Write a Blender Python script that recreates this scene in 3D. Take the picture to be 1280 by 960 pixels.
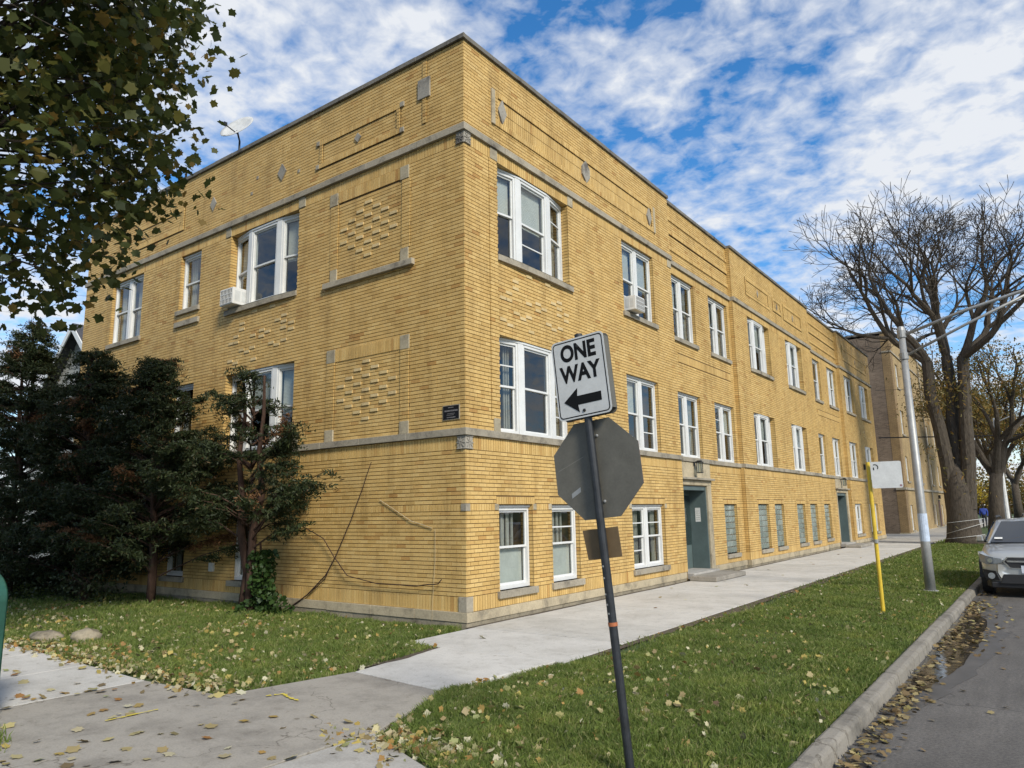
import bpy, math, random
import numpy as np
from mathutils import Vector, Matrix, noise as mnoise

for o in list(bpy.data.objects): bpy.data.objects.remove(o)
random.seed(7); rng = np.random.default_rng(7)
SC = bpy.context.scene; COL = SC.collection
R = math.radians

# ------------------------------------------------------------------ camera
cam_d = bpy.data.cameras.new('camera'); cam = bpy.data.objects.new('camera', cam_d); COL.objects.link(cam)
CAM = Vector((7.610, -9.075, 1.75))
PITCH, ROLL, YAW = 0.17615, -0.01731, 0.63227
fw = Vector((-math.sin(YAW)*math.cos(PITCH), math.cos(YAW)*math.cos(PITCH), math.sin(PITCH)))
r0 = Vector((math.cos(YAW), math.sin(YAW), 0)); u0 = r0.cross(fw)
rr = r0*math.cos(ROLL)+u0*math.sin(ROLL); uu = -r0*math.sin(ROLL)+u0*math.cos(ROLL)
m = Matrix((rr, uu, -fw)).transposed().to_4x4(); m.translation = CAM
cam.matrix_world = m
cam_d.sensor_fit = 'HORIZONTAL'; cam_d.sensor_width = 36; cam_d.lens = 36*904.67/1280
cam_d.clip_start = 0.05; cam_d.clip_end = 3000
SC.camera = cam

# ------------------------------------------------------------------ sky and sun
SUN_ELEV, SUN_AZ = R(36), R(116)      # azimuth measured clockwise from +Y (north) to +X
W = bpy.data.worlds.new('World'); SC.world = W; W.use_nodes = True
nt = W.node_tree; N = nt.nodes; LK = nt.links
bg = N['Background']; bg.inputs['Strength'].default_value = 0.074
sky = N.new('ShaderNodeTexSky'); sky.sky_type = 'NISHITA'; sky.sun_disc = False
sky.sun_elevation = SUN_ELEV; sky.sun_rotation = SUN_AZ; sky.air_density = 1.0; sky.dust_density = 0.2; sky.ozone_density = 3.5
tc = N.new('ShaderNodeTexCoord'); sx = N.new('ShaderNodeSeparateXYZ'); LK.new(tc.outputs['Generated'], sx.inputs[0])
def wm(op, a, b=None, c=None):
    n = N.new('ShaderNodeMath'); n.operation = op
    for i, v in enumerate((a, b, c)):
        if v is None: continue
        if isinstance(v, (int, float)): n.inputs[i].default_value = v
        else: LK.new(v, n.inputs[i])
    return n.outputs[0]
zz = wm('ADD', wm('MAXIMUM', sx.outputs[2], 0.0), 0.16)
cx = wm('DIVIDE', sx.outputs[0], zz); cy = wm('DIVIDE', sx.outputs[1], zz)
cv = N.new('ShaderNodeCombineXYZ'); LK.new(cx, cv.inputs[0]); LK.new(cy, cv.inputs[1])
def wnoise(scale, detail, rough, dist, off):
    mp = N.new('ShaderNodeMapping'); mp.inputs['Location'].default_value = off; LK.new(cv.outputs[0], mp.inputs[0])
    n = N.new('ShaderNodeTexNoise'); n.inputs['Scale'].default_value = scale; n.inputs['Detail'].default_value = detail
    n.inputs['Roughness'].default_value = rough; n.inputs['Distortion'].default_value = dist
    LK.new(mp.outputs[0], n.inputs[0]); return n.outputs[0]
BOFF = (5.2, 4.7, 0)
big = wnoise(1.1, 4, 0.5, 0.3, BOFF)
mid = wnoise(5.5, 6, 0.55, 0.5, (0.4, 5.2, 0))
fin = wnoise(19.0, 4, 0.55, 0.3, (7.4, 2.2, 0))
dens = wm('ADD', wm('ADD', wm('MULTIPLY', big, 0.64), wm('MULTIPLY', mid, 0.44)), wm('MULTIPLY', fin, 0.33))
rp = N.new('ShaderNodeValToRGB'); LK.new(dens, rp.inputs[0])
rp.color_ramp.elements[0].position = 0.622; rp.color_ramp.elements[1].position = 0.82
rp.color_ramp.elements[0].color = (0, 0, 0, 1); rp.color_ramp.elements[1].color = (1, 1, 1, 1)
hor = wm('SUBTRACT', 1.0, wm('MINIMUM', wm('MULTIPLY', wm('MAXIMUM', sx.outputs[2], 0.0), 4.0), 1.0))
cover = wm('MINIMUM', wm('ADD', rp.outputs[0], wm('MULTIPLY', hor, 0.35)), 1.0)
mixc = N.new('ShaderNodeMix'); mixc.data_type = 'RGBA'; LK.new(cover, mixc.inputs['Factor'])
hs = N.new('ShaderNodeHueSaturation'); hs.inputs['Saturation'].default_value = 1.28; hs.inputs['Value'].default_value = 0.88; LK.new(sky.outputs[0], hs.inputs['Color']); LK.new(hs.outputs[0], mixc.inputs['A']); mixc.inputs['B'].default_value = (3.7, 3.85, 4.1, 1)
LK.new(mixc.outputs['Result'], bg.inputs['Color'])

sun_d = bpy.data.lights.new('sun', 'SUN'); sun = bpy.data.objects.new('sun', sun_d); COL.objects.link(sun)
sun_d.energy = 1.5; sun_d.angle = R(12); sun_d.color = (1.0, 0.94, 0.82)
sd = Vector((math.sin(SUN_AZ)*math.cos(SUN_ELEV), math.cos(SUN_AZ)*math.cos(SUN_ELEV), math.sin(SUN_ELEV)))
sun.rotation_euler = sd.to_track_quat('Z', 'Y').to_euler(); sun.location = (30, -20, 40)

vs = SC.view_settings
vs.view_transform = 'Standard'; vs.look = 'None'; vs.gamma = 1.0; vs.exposure = 1.58; vs.use_curve_mapping = False

# ------------------------------------------------------------------ materials
def newmat(name):
    m = bpy.data.materials.new(name); m.use_nodes = True
    return m, m.node_tree, m.node_tree.nodes['Principled BSDF']
def link(t, a, b): t.links.new(a, b)
def noise_node(t, scale, detail=5, rough=0.6, coord=None, dist=0.0):
    n = t.nodes.new('ShaderNodeTexNoise'); n.inputs['Scale'].default_value = scale
    n.inputs['Detail'].default_value = detail; n.inputs['Roughness'].default_value = rough; n.inputs['Distortion'].default_value = dist
    if coord is not None: link(t, coord, n.inputs['Vector'])
    return n.outputs[0]
def ramp(t, fac, stops):
    n = t.nodes.new('ShaderNodeValToRGB'); cr = n.color_ramp
    while len(cr.elements) < len(stops): cr.elements.new(0.5)
    for e, (p, c) in zip(cr.elements, stops): e.position = p; e.color = (*c, 1) if len(c) == 3 else c
    link(t, fac, n.inputs[0]); return n.outputs[0]
def mixcol(t, fac, a, b, mode='MIX'):
    n = t.nodes.new('ShaderNodeMix'); n.data_type = 'RGBA'; n.blend_type = mode
    if isinstance(fac, (int, float)): n.inputs['Factor'].default_value = fac
    else: link(t, fac, n.inputs['Factor'])
    for k, v in (('A', a), ('B', b)):
        if isinstance(v, tuple): n.inputs[k].default_value = (*v, 1) if len(v) == 3 else v
        else: link(t, v, n.inputs[k])
    return n.outputs['Result']
def mth(t, op, a, b):
    n = t.nodes.new('ShaderNodeMath'); n.operation = op
    for i, v in enumerate((a, b)):
        if isinstance(v, (int, float)): n.inputs[i].default_value = v
        else: link(t, v, n.inputs[i])
    return n.outputs[0]
def geo_pos(t): return t.nodes.new('ShaderNodeNewGeometry').outputs['Position']
def obj_co(t): return t.nodes.new('ShaderNodeTexCoord').outputs['Object']
def bump(t, b, h, strength, dist=0.01):
    n = t.nodes.new('ShaderNodeBump'); n.inputs['Strength'].default_value = strength; n.inputs['Distance'].default_value = dist
    link(t, h, n.inputs['Height']); link(t, n.outputs[0], b.inputs['Normal'])
def isl(t):
    g = t.nodes.new('ShaderNodeNewGeometry'); oi = t.nodes.new('ShaderNodeObjectInfo')
    return mth(t, 'FRACT', mth(t, 'ADD', g.outputs['Random Per Island'], oi.outputs['Random']), 0.0)

def plain(name, c, rough=0.6, metal=0.0, var=0.12, scale=6.0, bmp=0.0, spec=0.5):
    """a colour with broad and fine blotches"""
    m, t, b = newmat(name)
    p = geo_pos(t)
    f = mth(t, 'ADD', mth(t, 'MULTIPLY', noise_node(t, scale, 6, 0.65, p), 0.7), mth(t, 'MULTIPLY', noise_node(t, scale*9, 3, 0.6, p), 0.3))
    lo = tuple(x*(1-var*2) for x in c); hi = tuple(min(1, x*(1+var*2)) for x in c)
    link(t, ramp(t, f, [(0.3, lo), (0.5, c), (0.7, hi)]), b.inputs['Base Color'])
    b.inputs['Roughness'].default_value = rough; b.inputs['Metallic'].default_value = metal
    b.inputs['Specular IOR Level'].default_value = spec
    if bmp: bump(t, b, noise_node(t, scale*14, 4, 0.6, p), bmp)
    return m
def island(name, stops, rough=0.7, transl=0.0, spec=0.3, dirt=0.0, bmp=0.0, clump=0.0):
    m, t, b = newmat(name)
    c = ramp(t, isl(t), stops)
    p = geo_pos(t)
    if clump: c = mixcol(t, 1.0, c, ramp(t, noise_node(t, 1.6, 5, 0.65, p), [(0.3, (1-clump, 1-clump*0.8, 1-clump)), (0.5, (1, 1, 1)), (0.7, (1+clump, 1+clump*0.6, 1+clump*0.4))]), 'MULTIPLY')
    if dirt:
        f = ramp(t, noise_node(t, 1.3, 7, 0.7, p), [(0.42, (1, 1, 1)), (0.75, (1-dirt, 1-dirt, 1-dirt*0.9))])
        c = mixcol(t, 1.0, c, f, 'MULTIPLY')
        mpv = t.nodes.new('ShaderNodeMapping'); mpv.inputs['Scale'].default_value = (1.6, 1.6, 0.22); link(t, p, mpv.inputs[0])
        c = mixcol(t, 1.0, c, ramp(t, noise_node(t, 1.7, 6, 0.65, mpv.outputs[0]), [(0.34, (0.80, 0.78, 0.75)), (0.5, (1, 1, 1))]), 'MULTIPLY')
        f2 = ramp(t, noise_node(t, 45, 3, 0.6, p), [(0.3, (0.86, 0.86, 0.86)), (0.7, (1.08, 1.08, 1.08))])
        c = mixcol(t, 1.0, c, f2, 'MULTIPLY')
    link(t, c, b.inputs['Base Color']); b.inputs['Roughness'].default_value = rough; b.inputs['Specular IOR Level'].default_value = spec
    if bmp: bump(t, b, noise_node(t, 120, 3, 0.6, p), bmp, 0.004)
    if transl:
        tr = t.nodes.new('ShaderNodeBsdfTranslucent'); link(t, c, tr.inputs['Color'])
        ms = t.nodes.new('ShaderNodeMixShader'); ms.inputs[0].default_value = transl
        link(t, b.outputs[0], ms.inputs[1]); link(t, tr.outputs[0], ms.inputs[2])
        link(t, ms.outputs[0], t.nodes['Material Output'].inputs['Surface'])
    return m

MT = {}
MT['brick'] = island('yellow_brick', [(0.0, (0.50, 0.318, 0.104)), (0.2, (0.60, 0.402, 0.148)), (0.4, (0.55, 0.356, 0.122)), (0.6, (0.635, 0.435, 0.168)), (0.8, (0.57, 0.370, 0.128)), (0.93, (0.61, 0.406, 0.146)), (1.0, (0.44, 0.245, 0.075))], 0.62, dirt=0.22, bmp=0.25)
MT['accent'] = island('pale_brick', [(0.0, (0.58, 0.43, 0.20)), (1.0, (0.63, 0.48, 0.25))], 0.65, dirt=0.15, bmp=0.2)
MT['mortar'] = plain('raked_mortar', (0.150, 0.092, 0.034), 0.95, var=0.15, scale=3)
def stone(name, c, dark):
    m, t, b = newmat(name); p = geo_pos(t)
    f = noise_node(t, 2.2, 8, 0.7, p); g = noise_node(t, 30, 4, 0.65, p)
    col = ramp(t, f, [(0.35, c), (0.52, tuple(x*0.86 for x in c)), (0.68, dark)])
    col = mixcol(t, 1.0, col, ramp(t, g, [(0.3, (0.8, 0.8, 0.8)), (0.7, (1.1, 1.1, 1.1))]), 'MULTIPLY')
    oi = t.nodes.new('ShaderNodeObjectInfo')
    col = mixcol(t, 1.0, col, ramp(t, oi.outputs['Random'], [(0, (0.88, 0.88, 0.88)), (1, (1.08, 1.07, 1.05))]), 'MULTIPLY')
    link(t, col, b.inputs['Base Color']); b.inputs['Roughness'].default_value = 0.9; b.inputs['Specular IOR Level'].default_value = 0.2
    bump(t, b, g, 0.35, 0.006); return m
MT['stone'] = stone('weathered_limestone', (0.36, 0.32, 0.25), (0.13, 0.115, 0.095)); MT['block'] = stone('tan_block_stone', (0.42, 0.365, 0.26), (0.24, 0.205, 0.15))
MT['plinth'] = stone('tan_limestone', (0.46, 0.39, 0.27), (0.21, 0.18, 0.13))
MT['coping'] = stone('coping_tile', (0.19, 0.175, 0.15), (0.07, 0.065, 0.06))
MT['carved'] = stone('carved_stone', (0.34, 0.315, 0.27), (0.12, 0.11, 0.10))
MT['rubble'] = stone('rough_foundation', (0.30, 0.26, 0.19), (0.11, 0.095, 0.07))
MT['white'] = plain('white_frame_paint', (0.62, 0.62, 0.60), 0.45, var=0.05, scale=3)
MT['blind'] = plain('window_blind', (0.62, 0.62, 0.58), 0.8, var=0.08, scale=2)
MT['curtain'] = plain('curtain_cloth', (0.40, 0.38, 0.33), 0.9, var=0.18, scale=3)
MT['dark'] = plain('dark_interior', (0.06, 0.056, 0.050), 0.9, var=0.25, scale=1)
MT['screen_rail'] = plain('grey_sash_rail', (0.52, 0.53, 0.52), 0.5, var=0.06)
MT['roof'] = plain('roof_felt', (0.05, 0.05, 0.05), 0.95)
MT['teal'] = plain('teal_door_paint', (0.078, 0.108, 0.106), 0.5, var=0.12, scale=2)
MT['black_iron'] = plain('black_iron', (0.02, 0.02, 0.02), 0.5, 0.3)
MT['galv'] = plain('galvanised_steel', (0.30, 0.30, 0.29), 0.5, 0.35, var=0.12, scale=4)
MT['paper'] = plain('paper', (0.6, 0.6, 0.57), 0.8, var=0.1, scale=20)
MT['blue_paper'] = plain('blue_white_notice', (0.45, 0.52, 0.62), 0.7, var=0.12, scale=12)
m, t, b = newmat('window_glass')
for n_ in list(t.nodes):
    if n_.type != 'OUTPUT_MATERIAL': t.nodes.remove(n_)
tr = t.nodes.new('ShaderNodeBsdfTransparent'); tr.inputs[0].default_value = (0.72, 0.76, 0.75, 1)
gl = t.nodes.new('ShaderNodeBsdfGlossy'); gl.inputs['Roughness'].default_value = 0.015; gl.inputs['Color'].default_value = (0.9, 0.93, 0.95, 1)
gg = t.nodes.new('ShaderNodeNewGeometry'); dt = t.nodes.new('ShaderNodeVectorMath'); dt.operation = 'DOT_PRODUCT'
link(t, gg.outputs['Normal'], dt.inputs[0]); link(t, gg.outputs['Incoming'], dt.inputs[1])
sch = mth(t, 'ADD', mth(t, 'MULTIPLY', mth(t, 'POWER', mth(t, 'SUBTRACT', 1.0, mth(t, 'ABSOLUTE', dt.outputs['Value'], 0.0)), 4.0), 0.75), 0.085)
bn = t.nodes.new('ShaderNodeBump'); bn.inputs['Strength'].default_value = 0.04; bn.inputs['Distance'].default_value = 0.05
link(t, noise_node(t, 1.6, 2, 0.5, geo_pos(t)), bn.inputs['Height']); link(t, bn.outputs[0], gl.inputs['Normal'])
ms = t.nodes.new('ShaderNodeMixShader'); link(t, sch, ms.inputs[0])
link(t, tr.outputs[0], ms.inputs[1]); link(t, gl.outputs[0], ms.inputs[2])
link(t, ms.outputs[0], t.nodes['Material Output'].inputs['Surface']); MT['glass'] = m
m, t, b = newmat('glass_block')
oi = t.nodes.new('ShaderNodeObjectInfo')
link(t, ramp(t, oi.outputs['Random'], [(0, (0.145, 0.175, 0.155)), (0.5, (0.19, 0.225, 0.20)), (1, (0.26, 0.295, 0.265))]), b.inputs['Base Color'])
b.inputs['Roughness'].default_value = 0.16; b.inputs['Specular IOR Level'].default_value = 0.8
wv = t.nodes.new('ShaderNodeTexWave'); wv.inputs['Scale'].default_value = 9; wv.inputs['Distortion'].default_value = 2; link(t, geo_pos(t), wv.inputs[0])
bump(t, b, wv.outputs[0], 0.6, 0.01); MT['gblock'] = m

def concrete(name, c, stain, crack=True):
    m, t, b = newmat(name); p = geo_pos(t)
    f = noise_node(t, 1.4, 9, 0.72, p); g = noise_node(t, 60, 4, 0.7, p); h = noise_node(t, 6, 6, 0.7, p)
    col = ramp(t, f, [(0.32, stain), (0.52, c), (0.72, tuple(x*1.1 for x in c))])
    col = mixcol(t, 1.0, col, ramp(t, g, [(0.3, (0.84, 0.84, 0.84)), (0.7, (1.1, 1.1, 1.1))]), 'MULTIPLY')
    col = mixcol(t, 1.0, col, ramp(t, h, [(0.28, (0.72, 0.71, 0.69)), (0.45, (1, 1, 1))]), 'MULTIPLY')
    oi = t.nodes.new('ShaderNodeObjectInfo')
    col = mixcol(t, 1.0, col, ramp(t, oi.outputs['Random'], [(0, (0.90, 0.90, 0.89)), (1, (1.06, 1.06, 1.06))]), 'MULTIPLY')
    col = mixcol(t, 1.0, col, ramp(t, noise_node(t, 11, 2, 0.5, p), [(0.25, (0.62, 0.59, 0.54)), (0.33, (1, 1, 1))]), 'MULTIPLY')
    wp = t.nodes.new('ShaderNodeVectorMath'); wp.operation = 'ADD'; nzv = t.nodes.new('ShaderNodeTexNoise'); nzv.inputs['Scale'].default_value = 2.2; nzv.inputs['Detail'].default_value = 6
    link(t, p, nzv.inputs['Vector']); link(t, p, wp.inputs[0]); link(t, nzv.outputs['Color'], wp.inputs[1])
    vr = t.nodes.new('ShaderNodeTexVoronoi'); vr.feature = 'DISTANCE_TO_EDGE'; vr.inputs['Scale'].default_value = 0.33; link(t, wp.outputs[0], vr.inputs['Vector'])
    if crack: col = mixcol(t, 1.0, col, ramp(t, vr.outputs['Distance'], [(0.0, (0.5, 0.48, 0.45)), (0.0035, (1, 1, 1))]), 'MULTIPLY')
    link(t, col, b.inputs['Base Color']); b.inputs['Roughness'].default_value = 0.88; b.inputs['Specular IOR Level'].default_value = 0.25
    bump(t, b, g, 0.3, 0.004); return m
MT['new_conc'] = concrete('pale_new_concrete', (0.50, 0.48, 0.44), (0.40, 0.38, 0.34), False)
MT['old_conc'] = concrete('old_grey_concrete', (0.30, 0.275, 0.235), (0.20, 0.182, 0.155))
MT['kerb'] = concrete('dirty_kerb_concrete', (0.225, 0.205, 0.172), (0.10, 0.092, 0.078))
MT['mid_conc'] = concrete('worn_concrete', (0.37, 0.35, 0.315), (0.24, 0.225, 0.20))
m, t, b = newmat('asphalt'); p = geo_pos(t)
f = noise_node(t, 0.9, 8, 0.7, p); g = noise_node(t, 140, 3, 0.7, p)
mp = t.nodes.new('ShaderNodeMapping'); mp.inputs['Scale'].default_value = (3.0, 0.25, 1); link(t, p, mp.inputs[0])
st = noise_node(t, 2.0, 6, 0.7, mp.outputs[0])
col = ramp(t, f, [(0.3, (0.082, 0.075, 0.067)), (0.6, (0.120, 0.110, 0.099)), (0.8, (0.150, 0.139, 0.124))])
col = mixcol(t, 1.0, col, ramp(t, g, [(0.25, (0.55, 0.55, 0.55)), (0.6, (1.05, 1.05, 1.05)), (0.8, (1.6, 1.58, 1.5))]), 'MULTIPLY')
col = mixcol(t, 1.0, col, ramp(t, st, [(0.3, (0.78, 0.78, 0.78)), (0.65, (1.1, 1.1, 1.1))]), 'MULTIPLY')
col = mixcol(t, 1.0, col, ramp(t, noise_node(t, 38, 3, 0.7, p), [(0.35, (0.68, 0.68, 0.68)), (0.5, (1, 1, 1)), (0.68, (1.35, 1.33, 1.28))]), 'MULTIPLY')
vr = t.nodes.new('ShaderNodeTexVoronoi'); vr.feature = 'DISTANCE_TO_EDGE'; vr.inputs['Scale'].default_value = 0.45; wp = t.nodes.new('ShaderNodeVectorMath'); wp.operation = 'ADD'; nzv = t.nodes.new('ShaderNodeTexNoise'); nzv.inputs['Scale'].default_value = 1.3; link(t, p, nzv.inputs['Vector']); link(t, p, wp.inputs[0]); link(t, nzv.outputs['Color'], wp.inputs[1]); link(t, wp.outputs[0], vr.inputs['Vector'])
col = mixcol(t, 1.0, col, ramp(t, vr.outputs['Distance'], [(0.0, (0.45, 0.45, 0.45)), (0.006, (1, 1, 1))]), 'MULTIPLY')
link(t, col, b.inputs['Base Color']); b.inputs['Roughness'].default_value = 0.85; bump(t, b, g, 0.5, 0.006); MT['asphalt'] = m
MT['dry_soil'] = plain('crumbly_soil', (0.085, 0.064, 0.042), 0.95, var=0.3, scale=12, bmp=0.7)
MT['soil'] = plain('damp_soil', (0.045, 0.034, 0.022), 0.95, var=0.25, scale=9, bmp=0.6)
MT['turf'] = plain('turf_base', (0.045, 0.070, 0.016), 0.95, var=0.3, scale=5, bmp=0.6)
MT['grass'] = island('grass_blade', [(0.0, (0.100, 0.148, 0.026)), (0.45, (0.155, 0.212, 0.045)), (0.85, (0.215, 0.260, 0.070)), (1.0, (0.36, 0.33, 0.16))], 0.6, 0.38, clump=0.35)
MT['fallen'] = island('fallen_leaf', [(0.0, (0.38, 0.33, 0.17)), (0.2, (0.26, 0.19, 0.08)), (0.4, (0.50, 0.47, 0.33)), (0.6, (0.40, 0.32, 0.09)), (0.75, (0.28, 0.13, 0.04)), (0.88, (0.30, 0.32, 0.13)), (1.0, (0.13, 0.085, 0.05))], 0.75, 0.15)
MT['gutter_leaf'] = island('gutter_leaf', [(0.0, (0.26, 0.18, 0.07)), (0.3, (0.12, 0.078, 0.035)), (0.5, (0.36, 0.29, 0.13)), (0.7, (0.07, 0.048, 0.028)), (0.85, (0.19, 0.13, 0.05)), (1.0, (0.30, 0.27, 0.09))], 0.6, 0.1)
MT['maple_leaf'] = island('maple_leaf', [(0.0, (0.034, 0.048, 0.013)), (0.4, (0.058, 0.074, 0.019)), (0.68, (0.082, 0.094, 0.024)), (0.88, (0.14, 0.13, 0.03)), (1.0, (0.24, 0.15, 0.035))], 0.55, 0.5)
MT['yew'] = island('yew_needles', [(0.0, (0.015, 0.024, 0.008)), (0.6, (0.028, 0.040, 0.013)), (0.9, (0.046, 0.060, 0.018)), (0.96, (0.06, 0.058, 0.024)), (1.0, (0.10, 0.056, 0.026))], 0.6, 0.15)
MT['dead'] = island('dead_needles', [(0.0, (0.10, 0.045, 0.018)), (1.0, (0.17, 0.085, 0.035))], 0.8, 0.1)
MT['ivy'] = island('ivy_leaf', [(0.0, (0.020, 0.045, 0.010)), (1.0, (0.045, 0.085, 0.020))], 0.5, 0.2)
MT['olive_leaf'] = island('olive_leaf', [(0.0, (0.090, 0.080, 0.022)), (0.4, (0.14, 0.115, 0.03)), (0.75, (0.22, 0.15, 0.035)), (1.0, (0.28, 0.14, 0.03))], 0.6, 0.3)
MT['yellow_leaf'] = island('yellow_leaf', [(0.0, (0.30, 0.22, 0.02)), (1.0, (0.45, 0.34, 0.03))], 0.6, 0.3)
def bark(name, c):
    m, t, b = newmat(name); p = geo_pos(t)
    mp = t.nodes.new('ShaderNodeMapping'); mp.inputs['Scale'].default_value = (6, 6, 1.2); link(t, p, mp.inputs[0])
    f = noise_node(t, 3, 7, 0.7, mp.outputs[0])
    link(t, ramp(t, f, [(0.3, tuple(x*0.45 for x in c)), (0.5, c), (0.7, tuple(x*1.5 for x in c))]), b.inputs['Base Color'])
    b.inputs['Roughness'].default_value = 0.95; b.inputs['Specular IOR Level'].default_value = 0.15; bump(t, b, f, 0.8, 0.03); return m
MT['bark'] = bark('locust_bark', (0.075, 0.062, 0.048)); MT['dark_bark'] = bark('dark_bark', (0.045, 0.036, 0.028)); MT['red_bark'] = bark('yew_bark', (0.06, 0.036, 0.026))

# ------------------------------------------------------------------ mesh helpers
class MB:
    def __init__(s): s.v = []; s.f = []
    def add(s, vs, fs):
        k = len(s.v); s.v += [tuple(p) for p in vs]; s.f += [tuple(i+k for i in f) for f in fs]
    def box(s, x0, x1, y0, y1, z0, z1):
        s.hexa([(x0,y0,z0),(x1,y0,z0),(x1,y1,z0),(x0,y1,z0),(x0,y0,z1),(x1,y0,z1),(x1,y1,z1),(x0,y1,z1)])
    def hexa(s, p): s.add(p, [(0,3,2,1),(4,5,6,7),(0,1,5,4),(1,2,6,5),(2,3,7,6),(3,0,4,7)])
    def prism(s, poly, z0, z1):
        n = len(poly); s.add([(x,y,z0) for x,y in poly]+[(x,y,z1) for x,y in poly],
            [tuple(range(n-1,-1,-1)), tuple(range(n,2*n))]+[(i,(i+1)%n,(i+1)%n+n,i+n) for i in range(n)])
    def tube(s, pts, rad, n=8, cap=True):
        pts = [Vector(p) for p in pts]; k = len(s.v); m_ = len(pts)
        if isinstance(rad, (int, float)): rad = [rad]*m_
        ref = None
        for i, p in enumerate(pts):
            d = (pts[min(i+1, m_-1)]-pts[max(i-1, 0)]).normalized()
            if ref is None: ref = d.orthogonal().normalized()
            else:
                ref = ref-d*ref.dot(d)
                ref = ref.normalized() if ref.length > 1e-6 else d.orthogonal().normalized()
            b2 = d.cross(ref)
            for j in range(n):
                a = 2*math.pi*j/n; q = p+(ref*math.cos(a)+b2*math.sin(a))*rad[i]; s.v.append(tuple(q))
        for i in range(m_-1):
            for j in range(n):
                a = k+i*n+j; b_ = k+i*n+(j+1)%n; s.f.append((a, b_, b_+n, a+n))
        if cap: s.f.append(tuple(k+j for j in range(n-1,-1,-1))); s.f.append(tuple(k+(m_-1)*n+j for j in range(n)))
    def lathe(s, prof, c=(0,0,0), axis='Z', n=20):
        k = len(s.v)
        for r_, h in prof:
            for j in range(n):
                a = 2*math.pi*j/n; x, y = r_*math.cos(a), r_*math.sin(a)
                q = (x,y,h) if axis == 'Z' else ((h,x,y) if axis == 'X' else (y,h,x))
                s.v.append((q[0]+c[0], q[1]+c[1], q[2]+c[2]))
        for i in range(len(prof)-1):
            for j in range(n):
                a = k+i*n+j; b_ = k+i*n+(j+1)%n; s.f.append((a,b_,b_+n,a+n))
        s.f.append(tuple(k+j for j in range(n-1,-1,-1))); s.f.append(tuple(k+(len(prof)-1)*n+j for j in range(n)))
    def obj(s, name, mt, parent=None, smooth=False, bevel=0, **props):
        me = bpy.data.meshes.new(name); me.from_pydata(s.v, [], s.f); me.update()
        return mkobj(name, me, mt, parent, smooth, bevel, **props)
def mkobj(name, me, mt, parent=None, smooth=False, bevel=0, **props):
    if mt is not None and len(me.materials) == 0: me.materials.append(MT[mt] if isinstance(mt, str) else mt)
    if smooth: me.polygons.foreach_set('use_smooth', [True]*len(me.polygons))
    o = bpy.data.objects.new(name, me); COL.objects.link(o)
    if parent is not None: o.parent = parent
    if bevel:
        bv = o.modifiers.new('bevel', 'BEVEL'); bv.width = bevel; bv.segments = 2; bv.limit_method = 'ANGLE'
    for k, v in props.items(): o[k] = v
    return o
def npmesh(name, verts, faces, flip=False):
    """verts (V,3), faces (F,k) of one polygon size"""
    me = bpy.data.meshes.new(name); faces = np.asarray(faces, np.int32)
    if flip: faces = faces[:, ::-1]
    F, k = faces.shape
    me.vertices.add(len(verts)); me.vertices.foreach_set('co', np.asarray(verts, np.float32).ravel())
    me.loops.add(F*k); me.loops.foreach_set('vertex_index', np.ascontiguousarray(faces).ravel())
    me.polygons.add(F); me.polygons.foreach_set('loop_start', np.arange(0, F*k, k, dtype=np.int32))
    me.update(calc_edges=True); me.polygons.foreach_set('use_smooth', [False]*F); return me
def thing(name, label, cat, loc=(0,0,0), rot=(0,0,0), group=None):
    o = bpy.data.objects.new(name, None); COL.objects.link(o); o.location = loc; o.rotation_euler = rot
    o['label'] = label; o['category'] = cat
    if group: o['group'] = group
    o.empty_display_size = 0.3
    return o
def tag(o, label, cat, group=None):
    o['label'] = label; o['category'] = cat
    if group: o['group'] = group
    return o
def copy_tree(o, parent=None):
    c = o.copy(); COL.objects.link(c); c.parent = parent
    for ch in o.children: copy_tree(ch, c)
    return c
# ------------------------------------------------------------------ ground, street, walks
def sheet(name, poly, z, mt, kind='structure'):
    b = MB(); b.add([(x, y, z) for x, y in poly], [tuple(range(len(poly)))]); return b.obj(name, mt, kind=kind)
sheet('ground', [(-900,-900),(900,-900),(900,1500),(-900,1500)], -0.30, 'turf')
b = MB(); b.prism([(6.07,-200),(15.5,-200),(15.5,900),(6.07,900)], -0.29, -0.130); b.obj('street', 'asphalt', kind='structure')
b = MB(); b.prism([(-200,-16),(6.07,-16),(6.07,-7.4),(-200,-7.4)], -0.29, -0.134); b.obj('cross_street', 'asphalt', kind='structure')
# raised block of earth that carries lawn, parkway and walks (gently uneven top)
nx, ny = 60, 160
gx = np.concatenate([np.linspace(-60,-16,12), np.linspace(-15.5,5.93,70)]); gy = np.concatenate([np.linspace(-7.35,8,90), np.linspace(8.4,60,80), np.linspace(64,400,20)])
X, Y = np.meshgrid(gx, gy)
Z = np.zeros_like(X)
for i in range(X.shape[0]):
    for j in range(X.shape[1]):
        Z[i, j] = -0.035+0.03*mnoise.noise((X[i,j]*0.7, Y[i,j]*0.7, 3.0))
park = np.clip((X-2.9)/0.5, 0, 1)*np.clip((5.85-X)/0.5, 0, 1); Z += 0.03*park
nrow, ncol = X.shape
idx = np.arange(nrow*ncol).reshape(nrow, ncol)
F = np.stack([idx[:-1,:-1], idx[:-1,1:], idx[1:,1:], idx[1:,:-1]], -1).reshape(-1, 4)
mkobj('terrain', npmesh('terrain', np.stack([X, Y, Z], -1).reshape(-1, 3), F), 'turf', smooth=True, kind='structure')
b = MB(); b.prism([(-60,-7.36),(5.92,-7.36),(5.92,400),(-60,400)], -0.285, -0.075); b.obj('earth', 'soil', kind='structure')

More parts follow.
